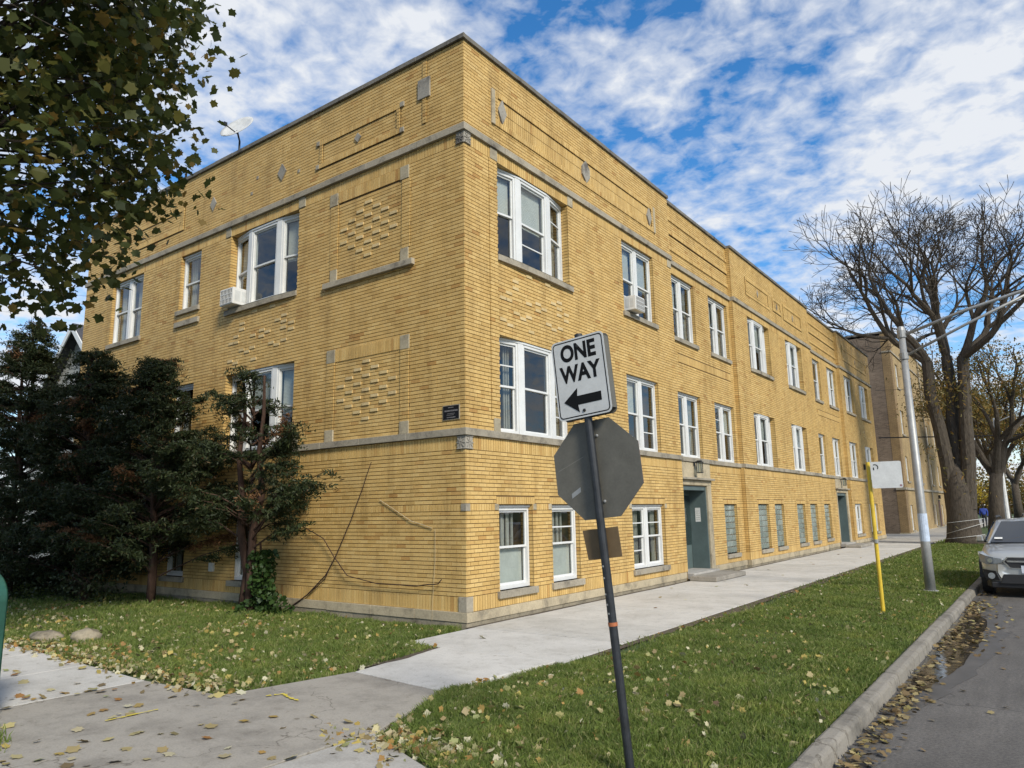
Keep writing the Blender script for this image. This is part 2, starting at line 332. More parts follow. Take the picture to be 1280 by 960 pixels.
def slabs(name, rows, mt, **kw):
    """a walk: an object of kind structure whose slabs are its parts"""
    first = None
    for i, poly in enumerate(rows):
        b = MB(); b.prism(poly, -0.10, random.uniform(-0.004, 0.004))
        if first is None:
            first = b.obj(name, mt, bevel=0.006, kind='structure')
        else: b.obj('slab', mt, first, bevel=0.006)
    return first
rows = []; y = -1.47
rows.append([(0.98,-3.15),(2.42,-3.30),(2.62,-1.48),(0.80,-1.48)])
while y < 30:
    y1 = y+1.52; rows.append([(0.115, y), (2.76, y), (2.76, y1-0.014), (0.115, y1-0.014)]); y = y1
slabs('sidewalk', rows, 'new_conc')
rows = []
while y < 120:
    y1 = y+1.52; rows.append([(0.045, y), (2.82, y), (2.82, y1-0.008), (0.045, y1-0.008)]); y = y1
slabs('far_sidewalk', rows, 'mid_conc')
slabs('old_walk', [[(0.66,-4.60),(2.92,-4.66),(2.43,-3.31),(0.97,-3.16)], [(-0.69,-6.70),(0.95,-6.70),(0.95,-4.61),(-0.69,-4.70)], [(0.958,-6.7),(2.88,-6.7),(2.88,-4.67),(0.958,-4.61)]], 'old_conc')
slabs('pale_walk', [[(-0.70-1.5*(i+1)+0.008, -6.55), (-0.70-1.5*i, -6.55), (-0.70-1.5*i, -4.70+0.05*i), (-0.70-1.5*(i+1)+0.008, -4.65+0.05*i)] for i in range(7)], 'new_conc')
slabs('ramp_walk', [[(2.89,-7.3),(4.4,-7.3),(4.4,-5.25),(3.6,-4.95),(2.93,-4.68)], [(4.408,-7.3),(5.87,-7.3),(5.87,-5.6),(4.408,-5.26)], [(0.96,-7.3),(2.88,-7.3),(2.88,-6.71),(0.96,-6.71)]], 'mid_conc')

# kerb: stones laid end to end
kerb = None; y = -7.3; k = 0
while y < 95:
    L_ = 2.4 if y < 40 else 6.0
    b = MB(); dz = random.uniform(-0.006, 0.006); dx = 0.012*mnoise.noise((0.4, y*0.3, 0))
    n_ = 5
    for q in range(n_):
        ya = y+L_*q/n_; yb = y+L_*(q+1)/n_-(0.012 if q == n_-1 else 0)
        w1, w2 = [0.006*mnoise.noise((y*3+q+o_, 2.2, 1)) for o_ in (0, 1)]
        xa, xb = 5.925+dx, 6.070+dx
        b.hexa([(xa,ya,-0.28),(xb+0.035+w1,ya,-0.28),(xb+0.035+w2,yb,-0.28),(xa,yb,-0.28),(xa,ya,0.005+dz+w1),(xb+w1,ya,-0.004+dz+w1),(xb+w2,yb,-0.004+dz+w2),(xa,yb,0.005+dz+w2)])
    if kerb is None: kerb = b.obj('kerb', 'kerb', bevel=0.032, kind='structure')
    else: b.obj('kerb_stone', 'kerb', kerb, bevel=0.032)
    y += L_
# wet gutter and puddle beside the kerb
def blob(pts, z, name, mt, kind='structure', sub=6, jit=0.05):
    out = []
    for i in range(len(pts)):
        p, q = Vector(pts[i]), Vector(pts[(i+1) % len(pts)])
        for s in range(sub):
            v = p.lerp(q, s/sub); a = mnoise.noise((v.x*3, v.y*2, 7)); out.append((v.x+a*jit, v.y+a*jit*2))
    return sheet(name, out, z, mt, kind)
m, t, b_ = newmat('wet_asphalt'); p = geo_pos(t); f = noise_node(t, 3, 6, 0.7, p)
link(t, ramp(t, f, [(0.3, (0.060,0.054,0.046)), (0.7, (0.100,0.091,0.080))]), b_.inputs['Base Color']); b_.inputs['Roughness'].default_value = 0.5; MT['wet'] = m
m, t, b_ = newmat('puddle_water'); b_.inputs['Base Color'].default_value = (0.022, 0.02, 0.017, 1); b_.inputs['Roughness'].default_value = 0.10; b_.inputs['Specular IOR Level'].default_value = 0.6; bump(t, b_, noise_node(t, 9, 3, 0.5, geo_pos(t)), 0.25, 0.01)
MT['puddle'] = m
blob([(6.11,-4.5),(6.28,-3.8),(6.30,-1.5),(6.62,0.4),(6.85,3.0),(6.75,6.0),(6.55,8.5),(6.3,9.2),(6.11,9.0),(6.11,2.0)], -0.1265, 'wet_gutter', 'wet', jit=0.10)
blob([(6.12,-0.6),(6.34,-0.2),(6.52,1.4),(6.60,3.4),(6.48,5.6),(6.26,7.0),(6.12,6.6),(6.11,3.0)], -0.123, 'puddle', 'puddle', jit=0.06)

# bare earth along the walk and the wall foot, lying just over the turf
def strip(name, xs0, xs1, ys, z):
    b = MB(); k_ = len(ys)
    b.v = [(xs0(y_), y_, z) for y_ in ys]+[(xs1(y_), y_, z) for y_ in ys]; b.f = [(i, i+k_, i+k_+1, i+1) for i in range(k_-1)]
    return b.obj(name, 'dry_soil', kind='structure')
ysq = [-1.4+0.15*i for i in range(215)]
strip('earth_strip', lambda y_: 2.765, lambda y_: 2.90+0.05*mnoise.noise((4.3, y_*4, 0))+0.30*max(0.0, mnoise.noise((1.3, y_*0.6, 0))+0.40)*min(1, max(0, (y_+1.4)/2)), ysq, -0.006)
strip('wall_foot_earth', lambda y_: 0.02, lambda y_: 0.113, [-0.05+0.5*i for i in range(72)], -0.004)
blob([(0.02,-1.50),(0.82,-1.50),(0.93,-2.3),(0.95,-3.05),(0.75,-3.0),(0.35,-2.0)], 0.002, 'bare_earth', 'dry_soil', jit=0.06)

# ------------------------------------------------------------------ the corner apartment building
class Face:
    def __init__(s, k): s.k = k
    def P(s, a, z, n): return (n, a, z) if s.k == 'R' else (-a, -n, z)
    def box(s, b, a0, a1, z0, z1, n0, n1):
        p = [s.P(*q) for q in ((a0,z0,n0),(a1,z0,n0),(a1,z0,n1),(a0,z0,n1),(a0,z1,n0),(a1,z1,n0),(a1,z1,n1),(a0,z1,n1))]
        b.hexa(p)
    def poly(s, b, pts, n0, n1):
        """extruded outline of (a, z) points"""
        k = len(pts); v = [s.P(a, z, n1) for a, z in pts]+[s.P(a, z, n0) for a, z in pts]
        b.add(v, [tuple(range(k)), tuple(range(2*k-1, k-1, -1))]+[(i, i+k, (i+1) % k+k, (i+1) % k) for i in range(k)])
FR, FL = Face('R'), Face('L')
BLD = thing('apartment_building', 'long yellow brick two-storey corner apartment building with raised basement and white windows', 'building')

ZB = dict(plinth=(0.0,0.21), sol0=(0.21,0.45), g1=(0.45,1.79), hdr=(1.79,1.91), g2=(1.91,2.79), sol1=(2.79,3.02), band1=(3.02,3.14), mid=(3.14,8.20), sol2=(8.20,8.43), band2=(8.43,8.56), par=(8.56,10.22))
def band_zones(): return [(0.21,0.45,'sol'),(0.45,1.79,20),(1.79,1.91,'sol'),(1.91,2.79,13),(2.79,3.02,'sol'),(3.14,8.20,75),(8.20,8.43,'sol'),(8.56,10.22,25)]
Bs = lambda s: -9.075+(s+9.075)*1.0171      # plan position of a point sighted on the recessed wall
RN = -0.13
# windows: face, s0, s1, z0, z1, n, kind
WIN = []
def w(f, s0, s1, z0, z1, n, kind, **k): WIN.append(dict(f=f, s0=s0, s1=s1, z0=z0, z1=z1, n=n, kind=kind, **k))
G0, G1z, F0, F1, S0, S1 = 0.46, 1.89, 3.14, 4.90, 6.40, 8.20
w(FR,0.95,3.42,S0,S1,0,'bay',bl=(1,1,0)); w(FR,5.86,7.56,S0,S1,0,'pair',bl=(1,1)); w(FR,0.95,3.42,F0,F1,0,'bay',bl=(0,0,0)); w(FR,5.82,7.50,F0,F1,0,'pair',bl=(1,0))
w(FR,0.88,1.88,G0,G1z,0,'single',bl=(2,)); w(FR,2.52,3.50,G0,G1z,0,'single',bl=(2,)); w(FR,5.79,7.50,G0,G1z,0,'pair',bl=(3,3))
w(FR,Bs(8.64),Bs(10.22),S0,S1,RN,'pair',bl=(0,0)); w(FR,Bs(11.33),Bs(12.88),S0,S1,RN,'pair',bl=(0,3)); w(FR,Bs(8.58),Bs(10.2),F0,F1,RN,'pair',bl=(3,3)); w(FR,Bs(11.3),Bs(12.9),F0,F1,RN,'pair',bl=(0,1))
w(FR,Bs(11.55),Bs(12.58),G0,G1z,RN,'block')
w(FR,14.87,17.20,S0,S1,0,'bay',bl=(0,1,0)); w(FR,19.25,21.48,S0,S1,0,'bay',bl=(0,0,0)); w(FR,14.80,17.06,F0,F1,0,'bay',bl=(0,0,3)); w(FR,19.15,21.26,F0,F1,0,'bay',bl=(0,1,0))
for a, c in ((14.57,15.66),(16.31,17.34),(19.0,20.08),(20.83,21.90)): w(FR,a,c,G0,G1z,0,'block')
w(FR,Bs(23.16),Bs(24.34),S0,S1,RN,'single',bl=(0,)); w(FR,Bs(25.65),Bs(27.22),S0,S1,RN,'pair',bl=(1,1)); w(FR,Bs(23.12),Bs(24.2),F0,F1,RN,'single',bl=(3,)); w(FR,Bs(25.52),Bs(26.96),F0,F1,RN,'pair',bl=(1,1))
w(FR,Bs(22.95),Bs(24.05),G0,G1z,RN,'block')
w(FR,29.1,30.95,S0,S1,0,'pair',bl=(1,1)); w(FR,32.62,34.82,S0,S1,0,'bay',bl=(1,1,1)); w(FR,28.96,30.74,F0,F1,0,'pair',bl=(1,1)); w(FR,32.62,34.75,F0,F1,0,'bay',bl=(1,1,1))
w(FR,28.86,30.44,G0,G1z,0,'pair',bl=(1,1)); w(FR,32.35,33.2,G0,G1z,0,'single',bl=(1,)); w(FR,33.65,34.5,G0,G1z,0,'single',bl=(1,))
w(FL,4.58,7.06,S0,S1,0,'bay',bl=(0,0,0)); w(FL,8.32,9.22,6.78,S1,0,'single',bl=(0,)); w(FL,11.08,12.75,S0+0.06,S1,0,'pair',bl=(3,3))
w(FL,4.56,7.0,F0,F1,0,'bay',bl=(1,0,0)); w(FL,8.32,9.22,3.5,F1,0,'single',bl=(0,)); w(FL,11.08,12.75,F0,F1,0,'pair',bl=(0,0))
w(FL,5.75,6.45,G0,G1z,0,'single',bl=(2,)); w(FL,8.3,9.15,G0,G1z,0,'single',bl=(0,))
DOORS = [(Bs(8.57), Bs(10.27)), (Bs(25.34), Bs(27.2))]
D0, D1 = 0.16, 2.40
openR = [(q['s0'], q['s1'], q['z0'], q['z1']) for q in WIN if q['f'] is FR]+[(a, c, 0.0, D1) for a, c in DOORS]
openL = [(q['s0'], q['s1'], q['z0'], q['z1']) for q in WIN if q['f'] is FL]
# patches: (s0, s1, z0, z1, dn, type) 'st' stretcher courses, 'so' soldiers, 'no' nothing (stone sits there)
PR, PL = [], []
def frame_patch(P, s0, s1, z0, z1, inner=True):
    P += [(s0, s1, z1-0.115, z1, 0.024, 'so'), (s0, s1, z0, z0+0.115, 0.024, 'so')]
    P += [(s0, s0+0.10, z0+0.115, z1-0.115, 0.024, 'st'), (s1-0.10, s1, z0+0.115, z1-0.115, 0.024, 'st')]
    if inner:
        zm = (z0+z1)/2; P += [(s0+0.10, s1-0.10, z0+0.115, zm, -0.004, 'so'), (s0+0.10, s1-0.10, zm, z1-0.115, -0.004, 'so')]
frame_patch(PR, 0.89, 7.70, 8.93, 9.64)
frame_patch(PR, 14.91, 17.50, 8.95, 9.61, False); frame_patch(PR, 17.95, 19.0, 9.05, 9.58, False); frame_patch(PR, 19.3, 21.85, 8.98, 9.64, False); frame_patch(PR, 29.2, 35.0, 8.97, 9.66, False)
frame_patch(PL, 1.57, 3.94, 8.91, 9.54, False); frame_patch(PL, 9.2, 11.6, 8.91, 9.54, False)
for z in (9.73, 9.32, 8.86):
    PR += [(8.70, 13.5, z, z+0.115, 0.03, 'so'), (23.0, 28.3, z, z+0.115, 0.03, 'so')]
PL += [(0.89, 0.99, 8.89, 10.18, 0.02, 'st')]
for z0, z1, zs in ((3.37, 4.67, (4.68, 4.92)), (6.58, 7.94, (7.96, 8.20))):
    PL += [(1.29, 1.51, z0, z1, 0.014, 'st'), (3.29, 3.53, z0, z1, 0.014, 'st'), (1.51, 3.29, zs[0], zs[1], 0.010, 'so')]
    PL += [(1.51, 3.29, z0-0.22, zs[0], -0.004, 'st')]
PR += [(0.70, 0.95, 3.37, 8.20, 0.012, 'st')]                       # slim pilaster beside the corner bays
PR += [(8.86+0.3, 13.2, 5.72, 5.95, 0.008, 'so'), (23.9, 27.9, 5.72, 5.95, 0.008, 'so')]
for q in WIN:                                                       # little soldier heads over basement windows
    if q['z0'] == G0: (PR if q['f'] is FR else PL).append((q['s0']-0.07, q['s1']+0.07, 1.895, 2.03, 0.003, 'so'))

CW, SW = 0.2075, 0.0675
def sub_iv(ivs, a, c):
    out = []
    for s, e in ivs:
        if c <= s or a >= e: out.append((s, e)); continue
        if a > s: out.append((s, a))
        if c < e: out.append((c, e))
    return out
BR = []     # rows: s0,s1,z0,z1,n,depth,faceflag
def course(flag, s0, s1, z0, z1, n, opens, patches, kind, row, edge0, edge1, ptype=None):
    jz = 0.0060 if kind != 'sol' else 0.006
    ivs = [(s0, s1)]; edges = set()
    zm = (z0+z1)/2
    for o in opens:
        if o[2]-0.002 < zm < o[3]+0.002: ivs = sub_iv(ivs, o[0], o[1]); edges |= {round(o[0], 4), round(o[1], 4)}
    if edge0: edges.add(round(s0, 4))
    if edge1: edges.add(round(s1, 4))
    segs = []
    if ptype is None:
        act = [p for p in patches if p[2] < zm < p[3]]
        for p in act: ivs = sub_iv(ivs, p[0], p[1])
        segs = [(a, c, n) for a, c in ivs]
        for p in act:
            if p[5] == 'st':
                pv = [(max(p[0], s0), min(p[1], s1))]
                if pv[0][1] <= pv[0][0]: continue
                for o in opens:
                    if o[2]-0.002 < zm < o[3]+0.002: pv = sub_iv(pv, o[0], o[1])
                segs += [(a, c, n+p[4]) for a, c in pv]
    else: segs = [(a, c, n) for a, c in ivs]
    pitch = CW if kind != 'sol' else SW
    gap = 0.0044 if kind != 'sol' else 0.0055
    off = (row % 2)*pitch/2+(0.031 if row % 5 == 3 else 0) if kind != 'sol' else 0
    for a, c, nn in segs:
        k0 = math.floor((a-off)/pitch); x = a
        k = k0+1
        while x < c-1e-6:
            e = min(c, k*pitch+off); k += 1
            if e-x < 0.018:
                if c-e < 1e-6: break
                continue
            dep = 0.016
            if round(x, 4) in edges or round(e, 4) in edges: dep = 0.26
            else:
                for o in opens:
                    if abs(o[3]-z0) < 0.03 and e > o[0] and x < o[1]: dep = 0.26
            BR.append((x+gap, e-gap, z0+jz, z1-jz, nn+random.uniform(-0.0012, 0.0012), dep, flag)); x = e
def lay(flag, s0, s1, n, opens, patches, edge0, edge1):
    for z0, z1, kind in band_zones():
        if kind == 'sol': course(flag, s0, s1, z0, z1, n, opens, patches, 'sol', 0, edge0, edge1)
        else:
            h = (z1-z0)/kind
            for i in range(kind): course(flag, s0, s1, z0+i*h, z0+(i+1)*h, n, opens, patches, 'st', i+int(z0*10), edge0, edge1)
    for p in patches:
        if p[5] == 'so':
            a, c = max(p[0], s0), min(p[1], s1)
            if c-a > 0.05: course(flag, a, c, p[2], p[3], n+p[4], opens, [], 'sol', 0, False, False, 'so')
SECT = [(0.0145, 8.70, 0.0, False, True), (8.70, 13.5, RN, False, False), (13.5, 23.0, 0.0, True, True), (23.0, 28.3, RN, False, False), (28.3, 36.0, 0.0, True, True)]
for s0, s1, n, e0, e1 in SECT: lay(0, s0, s1, n, openR, PR, e0, e1)
lay(1, 0.0, 14.4, 0.0, openL, PL, False, True)
BR = np.array(BR)

def backing(face, sects, opens, name):
    """the mortar body of one wall with its openings"""
    b = MB()
    for s0, s1, n in sects:
        ops = [o for o in opens if o[1] > s0 and o[0] < s1]
        S = sorted({s0, s1, *[min(max(v, s0), s1) for o in ops for v in o[:2]]}); Zs = sorted({-0.2, 10.25, *[v for o in ops for v in o[2:]]})
        for i in range(len(S)-1):
            for j in range(len(Zs)-1):
                sm, zm = (S[i]+S[i+1])/2, (Zs[j]+Zs[j+1])/2
                if any(o[0] < sm < o[1] and o[2] < zm < o[3] for o in ops): continue
                b.add([face.P(S[i],Zs[j],n-0.011), face.P(S[i+1],Zs[j],n-0.011), face.P(S[i+1],Zs[j+1],n-0.011), face.P(S[i],Zs[j+1],n-0.011)], [(0,1,2,3)])
        for o in ops:          # reveals behind the brick edge
            if o[0] < s0-0.01: continue
            for (a, z0, z1) in ((o[0]-0.013,o[2],o[3]),(o[1]+0.013,o[2],o[3])):
                b.add([face.P(a,z0,n-0.011), face.P(a,z0,n-0.6), face.P(a,z1,n-0.6), face.P(a,z1,n-0.011)], [(0,1,2,3)])
            for z in (o[2], o[3]+0.013):
                b.add([face.P(o[0],z,n-0.011), face.P(o[1],z,n-0.011), face.P(o[1],z,n-0.6), face.P(o[0],z,n-0.6)], [(0,1,2,3)])
    return b.obj(name, 'mortar', BLD)
WR = backing(FR, [(a, c, n) for a, c, n, _, _ in [(0.0115, 8.70, 0, 0, 0)]+SECT[1:]], openR, 'wall')
WL = backing(FL, [(0.0115, 14.4, 0.0)], openL, 'wall')
WR['label'] = 'long brick street front'; WL['label'] = 'shorter brick side wall behind the shrubs'
b = MB()
for yy, x0, x1 in ((8.687,-0.141,-0.011),(13.513,-0.141,-0.011),(22.987,-0.141,-0.011),(28.313,-0.141,-0.011),(35.987,-14.4,-0.011)): b.add([(x0,yy,-0.2),(x1,yy,-0.2),(x1,yy,10.25),(x0,yy,10.25)],[(0,1,2,3)])
b.add([(-14.39,0.011,-0.2),(-14.39,36,-0.2),(-14.39,36,10.25),(-14.39,0.011,10.25)],[(0,1,2,3)])
b.obj('wall_return', 'mortar', BLD)
b = MB(); b.box(-14.3,-0.4,0.4,35.8,9.75,9.9); b.obj('roof', 'roof', BLD)
b = MB(); b.box(-0.35,-0.16,0.35,35.9,9.8,10.24); b.box(-14.3,-0.35,0.15,0.35,9.8,10.24); b.obj('parapet_back', 'mortar', BLD)

def boxes_mesh(name, rows, flag):
    s0, s1, z0, z1, n, d = rows[:, :6].T; q = n-d
    V = np.stack([np.stack(c, -1) for c in ((s0,z0,n),(s1,z0,n),(s1,z1,n),(s0,z1,n),(s0,z0,q),(s1,z0,q),(s1,z1,q),(s0,z1,q))], 1).reshape(-1, 3)
    V = np.stack([V[:,2], V[:,0], V[:,1]], -1) if flag == 0 else np.stack([-V[:,0], -V[:,2], V[:,1]], -1)
    f = np.array([(0,1,2,3),(4,0,3,7),(1,5,6,2),(3,2,6,7),(4,5,1,0)])
    F = (f[None]+8*np.arange(len(rows))[:, None, None]).reshape(-1, 4)
    return npmesh(name, V, F)
mid_s, mid_z = (BR[:,0]+BR[:,1])/2, (BR[:,2]+BR[:,3])/2
P3 = np.where(BR[:,6:7] == 0, np.stack([BR[:,4], mid_s, mid_z], -1), np.stack([-mid_s, -BR[:,4], mid_z], -1))
dv = P3-np.array(CAM); dist = np.linalg.norm(dv, axis=1)
cosn = np.where(BR[:,6] == 0, -dv[:,0], dv[:,1])/dist
area = (BR[:,1]-BR[:,0])*(BR[:,3]-BR[:,2])*cosn/dist**2
area[BR[:,5] > 0.1] = 0
# hidden behind the sign or shrubs: not among the best seen
order = np.argsort(-area); single = np.zeros(len(BR), bool); single[order[:300]] = True
brick_cache = {}
for i in order[:300]:
    s0, s1, z0, z1, n, d, fl = BR[i]; key = (round(s1-s0, 3), round(z1-z0, 3), fl)
    if key not in brick_cache: brick_cache[key] = boxes_mesh('brick', np.array([[-(s1-s0)/2, (s1-s0)/2, -(z1-z0)/2, (z1-z0)/2, 0, d, fl]]), int(fl))
    o = mkobj('brick', brick_cache[key], 'brick', WR if fl == 0 else WL); o.location = P3[i]
for fl, par in ((0, WR), (1, WL)):
    mkobj('brickwork', boxes_mesh('brickwork', BR[(BR[:,6] == fl) & ~single], fl), 'brick', par, kind='stuff')

def piece(face, name, mt, a0, a1, z0, z1, n0, n1, parent=BLD, bevel=0.006, **k):
    b = MB(); face.box(b, a0, a1, z0, z1, n0, n1); return b.obj(name, mt, parent, bevel=bevel, **k)
# stone courses, in lengths
def run(face, name, mt, s0, s1, z0, z1, n0, n1, L_, skip=(), gap=0.004, proud=0.0):
    cuts = [s0]; 
    while cuts[-1]+L_*1.4 < s1: cuts.append(cuts[-1]+L_*random.uniform(0.85, 1.15))
    cuts.append(s1)
    for a, c in zip(cuts[:-1], cuts[1:]):
        for u, v in (lambda iv: iv)([q for q in __import__('functools').reduce(lambda ivs, o: sub_iv(ivs, *o), skip, [(a, c)])]):
            piece(face, name, mt, u+gap/2, v-gap/2, z0+random.uniform(-0.003,0.003), z1+random.uniform(-0.003,0.003), n0, n1+random.uniform(-0.003,0.003))
dsk = [(a-0.30, c+0.30) for a, c in DOORS]
for s0, s1, n, _, _ in SECT:
    st = 0.102 if s0 < 0.1 else s0
    run(FR, 'plinth_stone', 'plinth', st, s1, 0.058, 0.21, n-0.10, n+0.030, 1.15, dsk)
    run(FR, 'foundation_stone', 'rubble', 0.122 if s0 < 0.1 else s0, s1, -0.2, 0.056, n-0.12, n+0.014, 0.45, dsk)
    run(FR, 'band_stone', 'stone', 0.102 if s0 < 0.1 else s0, s1, 3.02, 3.14, n-0.10, n+0.055, 1.25)
    run(FR, 'band_stone', 'stone', 0.102 if s0 < 0.1 else s0, s1, 8.43, 8.56, n-0.10, n+0.055, 1.25)
    run(FR, 'coping_stone', 'coping', 0.0 if s0 < 0.1 else s0, s1, 10.22, 10.31, n-0.36, n+0.05, 0.75, gap=0.006)
run(FL, 'plinth_stone', 'plinth', -0.042, 14.4, 0.060, 0.212, -0.10, 0.032, 1.15)
run(FL, 'foundation_stone', 'rubble', -0.02, 14.4, -0.2, 0.058, -0.12, 0.016, 0.5)
run(FL, 'band_stone', 'stone', -0.057, 14.4, 3.021, 3.141, -0.10, 0.058, 1.25)
run(FL, 'band_stone', 'stone', -0.057, 14.4, 8.431, 8.561, -0.10, 0.058, 1.25)
piece(FL, 'coping_stone', 'coping', -0.053, 0.364, 10.223, 10.314, 0.004, 0.054)
run(FL, 'coping_stone', 'coping', 0.368, 14.45, 10.223, 10.314, -0.36, 0.052, 0.75, gap=0.006)
# carved blocks at the corner under each band, plain blocks elsewhere
def carved(z0, z1, wd):
    o = piece(FL, 'corner_block', 'carved', -0.016, wd, z0, z1, -wd, 0.016)
    for face in (FL, FR):       # raised quatrefoil ribs
        b = MB(); c0, c1 = 0.0, wd
        sm, zm, h = (c0+c1)/2, (z0+z1)/2, (z1-z0)/2-0.012
        for a in range(8):
            an = a*math.pi/4; d = Vector((math.cos(an), math.sin(an))); pr = Vector((-d.y, d.x))*0.007
            q0, q1 = d*0.015, d*(h if a % 2 else h*0.95)
            face.poly(b, [(sm+q0.x+pr.x, zm+q0.y+pr.y), (sm+q0.x-pr.x, zm+q0.y-pr.y), (sm+q1.x-pr.x, zm+q1.y-pr.y), (sm+q1.x+pr.x, zm+q1.y+pr.y)], 0.012, 0.028)
        face.box(b, c0+0.004, c1-0.002, z1-0.016, z1-0.004, 0.012, 0.030); face.box(b, c0+0.004, c1-0.002, z0+0.004, z0+0.016, 0.012, 0.030)
        b.obj('carving', 'carved', o)
carved(8.205, 8.425, 0.17); carved(2.795, 3.015, 0.17)
piece(FL, 'corner_block', 'stone', -0.020, 0.15, 0.215, 0.45, -0.15, 0.020); piece(FL, 'corner_block', 'stone', -0.012, 0.10, 1.79, 1.91, -0.10, 0.012)
for a, c, z0, z1 in ((1.29,1.51,4.67,4.93),(3.29,3.53,4.68,4.94),(1.29,1.51,3.145,3.37),(3.29,3.53,3.145,3.37),(1.33,1.55,7.94,8.20),(3.32,3.55,7.94,8.20),(1.33,1.53,6.33,6.58),(3.30,3.50,6.33,6.58)):
    piece(FL, 'stone_block', 'block', a, c, z0, z1, -0.02, 0.020)
for a, c, z0, z1 in ((0.74,0.95,8.205,8.428),(3.42,3.62,8.205,8.428),(8.46,8.695,8.205,8.428),(0.76,0.94,3.145,3.37)): piece(FR, 'stone_block', 'block', a, c, z0, z1, -0.02, 0.018)
for a, c, z0, z1 in ((4.36,4.575,8.205,8.428),(7.07,7.27,8.205,8.428),(4.36,4.555,3.145,3.38)): piece(FL, 'stone_block', 'block', a, c, z0, z1, -0.02, 0.018)
for q in WIN:
    if q['kind'] in ('single', 'pair') and q['z0'] == G0 and q['s0'] < 9:
        for a in (q['s0']-0.12, q['s1']+0.02): piece(q['f'], 'stone_block', 'block', a, a+0.10, 1.80, 1.905, q['n']-0.02, q['n']+0.010)
piece(FL, 'panel_sill', 'stone', 1.18, 3.66, 6.21, 6.325, -0.02, 0.075)
piece(FL, 'panel_sill', 'stone', 8.24, 9.30, 6.36, 6.49, -0.02, 0.055)
piece(FL, 'stone_block', 'carved', 0.80, 1.10, 9.40, 9.80, -0.02, 0.034)
def diamond(face, a, z, rs, rz, n, six=False):
    b = MB(); pts = [(a-rs,z),(a,z-rz),(a+rs,z),(a,z+rz)] if not six else [(a-rs,z-rz*0.35),(a,z-rz),(a+rs,z-rz*0.35),(a+rs,z+rz*0.35),(a,z+rz),(a-rs,z+rz*0.35)]
    face.poly(b, pts, n-0.04, n); b.obj('stone_diamond', 'carved', BLD)
diamond(FR, 4.24, 9.285, 0.16, 0.27, 0.034, True); diamond(FR, 1.12, 9.285, 0.13, 0.25, 0.034); diamond(FR, 7.46, 9.285, 0.13, 0.25, 0.034)
diamond(FL, 2.76, 9.225, 0.10, 0.10, 0.026); diamond(FL, 5.22, 9.24, 0.15, 0.20, 0.024); diamond(FL, 7.9, 9.24, 0.13, 0.18, 0.024)
for a in (16.2, 18.47, 20.57, 32.2): diamond(FR, a, 9.29, 0.07, 0.14, 0.02)
for a, z in ((4.6,9.05),(6.1,9.35),(6.3,9.02)): piece(FL, 'stone_block', 'stone', a, a+0.08, z, z+0.08, -0.02, 0.012)
for s0, s1, z0, z1 in ((0.89,7.70,8.93,9.64),):
    for a in (s0-0.10, s1): piece(FR, 'panel_end_stone', 'plinth', a, a+0.10, z0, z1, -0.02, 0.036)
for a in (1.47, 3.94):
    for z in (8.91, 9.44): piece(FL, 'stone_block', 'stone', a, a+0.10, z, z+0.10, -0.02, 0.032)

# pale bricks standing proud of the panels
def accents(face, pts, n=0.0, wd=0.19, proud=0.015):
    for a, z in pts:
        k = round((z-3.14)/(5.06/75)); z = 3.14+k*5.06/75
        piece(face, 'accent_brick', 'accent', a-wd/2, a+wd/2, z+0.005, z+0.0625, n-0.01, n+proud, bevel=0, parent=WR if face is FR else WL)
def diamond_pts(sc, zc, dz=4*5.06/75, ds=0.232):
    return [(sc+k*ds, zc+(m_-(4-abs(k))/2)*dz) for k in range(-3, 4) for m_ in range(5-abs(k))]
accents(FL, diamond_pts(2.40, 4.02)); accents(FL, diamond_pts(2.42, 7.22))
spR = [(1.466,5.972),(1.462,5.835),(1.257,5.696),(1.254,5.584),(1.077,5.587),(1.89,5.638),(2.207,5.674),(2.202,5.556),(1.485,5.379),(1.687,5.309),(1.88,5.36),(1.066,5.169),(1.277,5.114),(2.754,5.857),(2.973,5.93),(2.969,5.80),(2.958,5.634),(3.229,5.715),(3.22,5.565),(2.561,5.359),(2.748,5.301),(1.948,5.099),(2.988,5.359),(2.558,6.199),(1.911,6.201),(2.409,5.648)]
accents(FR, spR)
spL = [(4.58+0.1+(a-0.95), z) for a, z in spR]
accents(FL, [(7.05-(a-4.6), z) for a, z in spL])
accents(FR, [(35.8-a, z) for a, z in spR][::2])
# ------------------------------------------------------------------ windows
def seg_box(face, b, A, B, t0, t1, z0, z1, d0, d1):
    """box along the plan line A-B (points (s, n)); t in metres along it, d outward from it"""
    A, B = Vector(A), Vector(B); t = (B-A).normalized(); nrm = Vector((-t.y, t.x))
    if nrm.y < 0: nrm = -nrm
    q = [A+t*t0+nrm*d0, A+t*t1+nrm*d0, A+t*t1+nrm*d1, A+t*t0+nrm*d1]
    b.hexa([face.P(p.x, z0, p.y) for p in q]+[face.P(p.x, z1, p.y) for p in q])
def seg_quad(face, b, A, B, t0, t1, z0, z1, d):
    A, B = Vector(A), Vector(B); t = (B-A).normalized(); nrm = Vector((-t.y, t.x))
    if nrm.y < 0: nrm = -nrm
    p, q = A+t*t0+nrm*d, A+t*t1+nrm*d
    b.add([face.P(p.x,z0,p.y), face.P(q.x,z0,q.y), face.P(q.x,z1,q.y), face.P(p.x,z1,p.y)], [(0,1,2,3)])
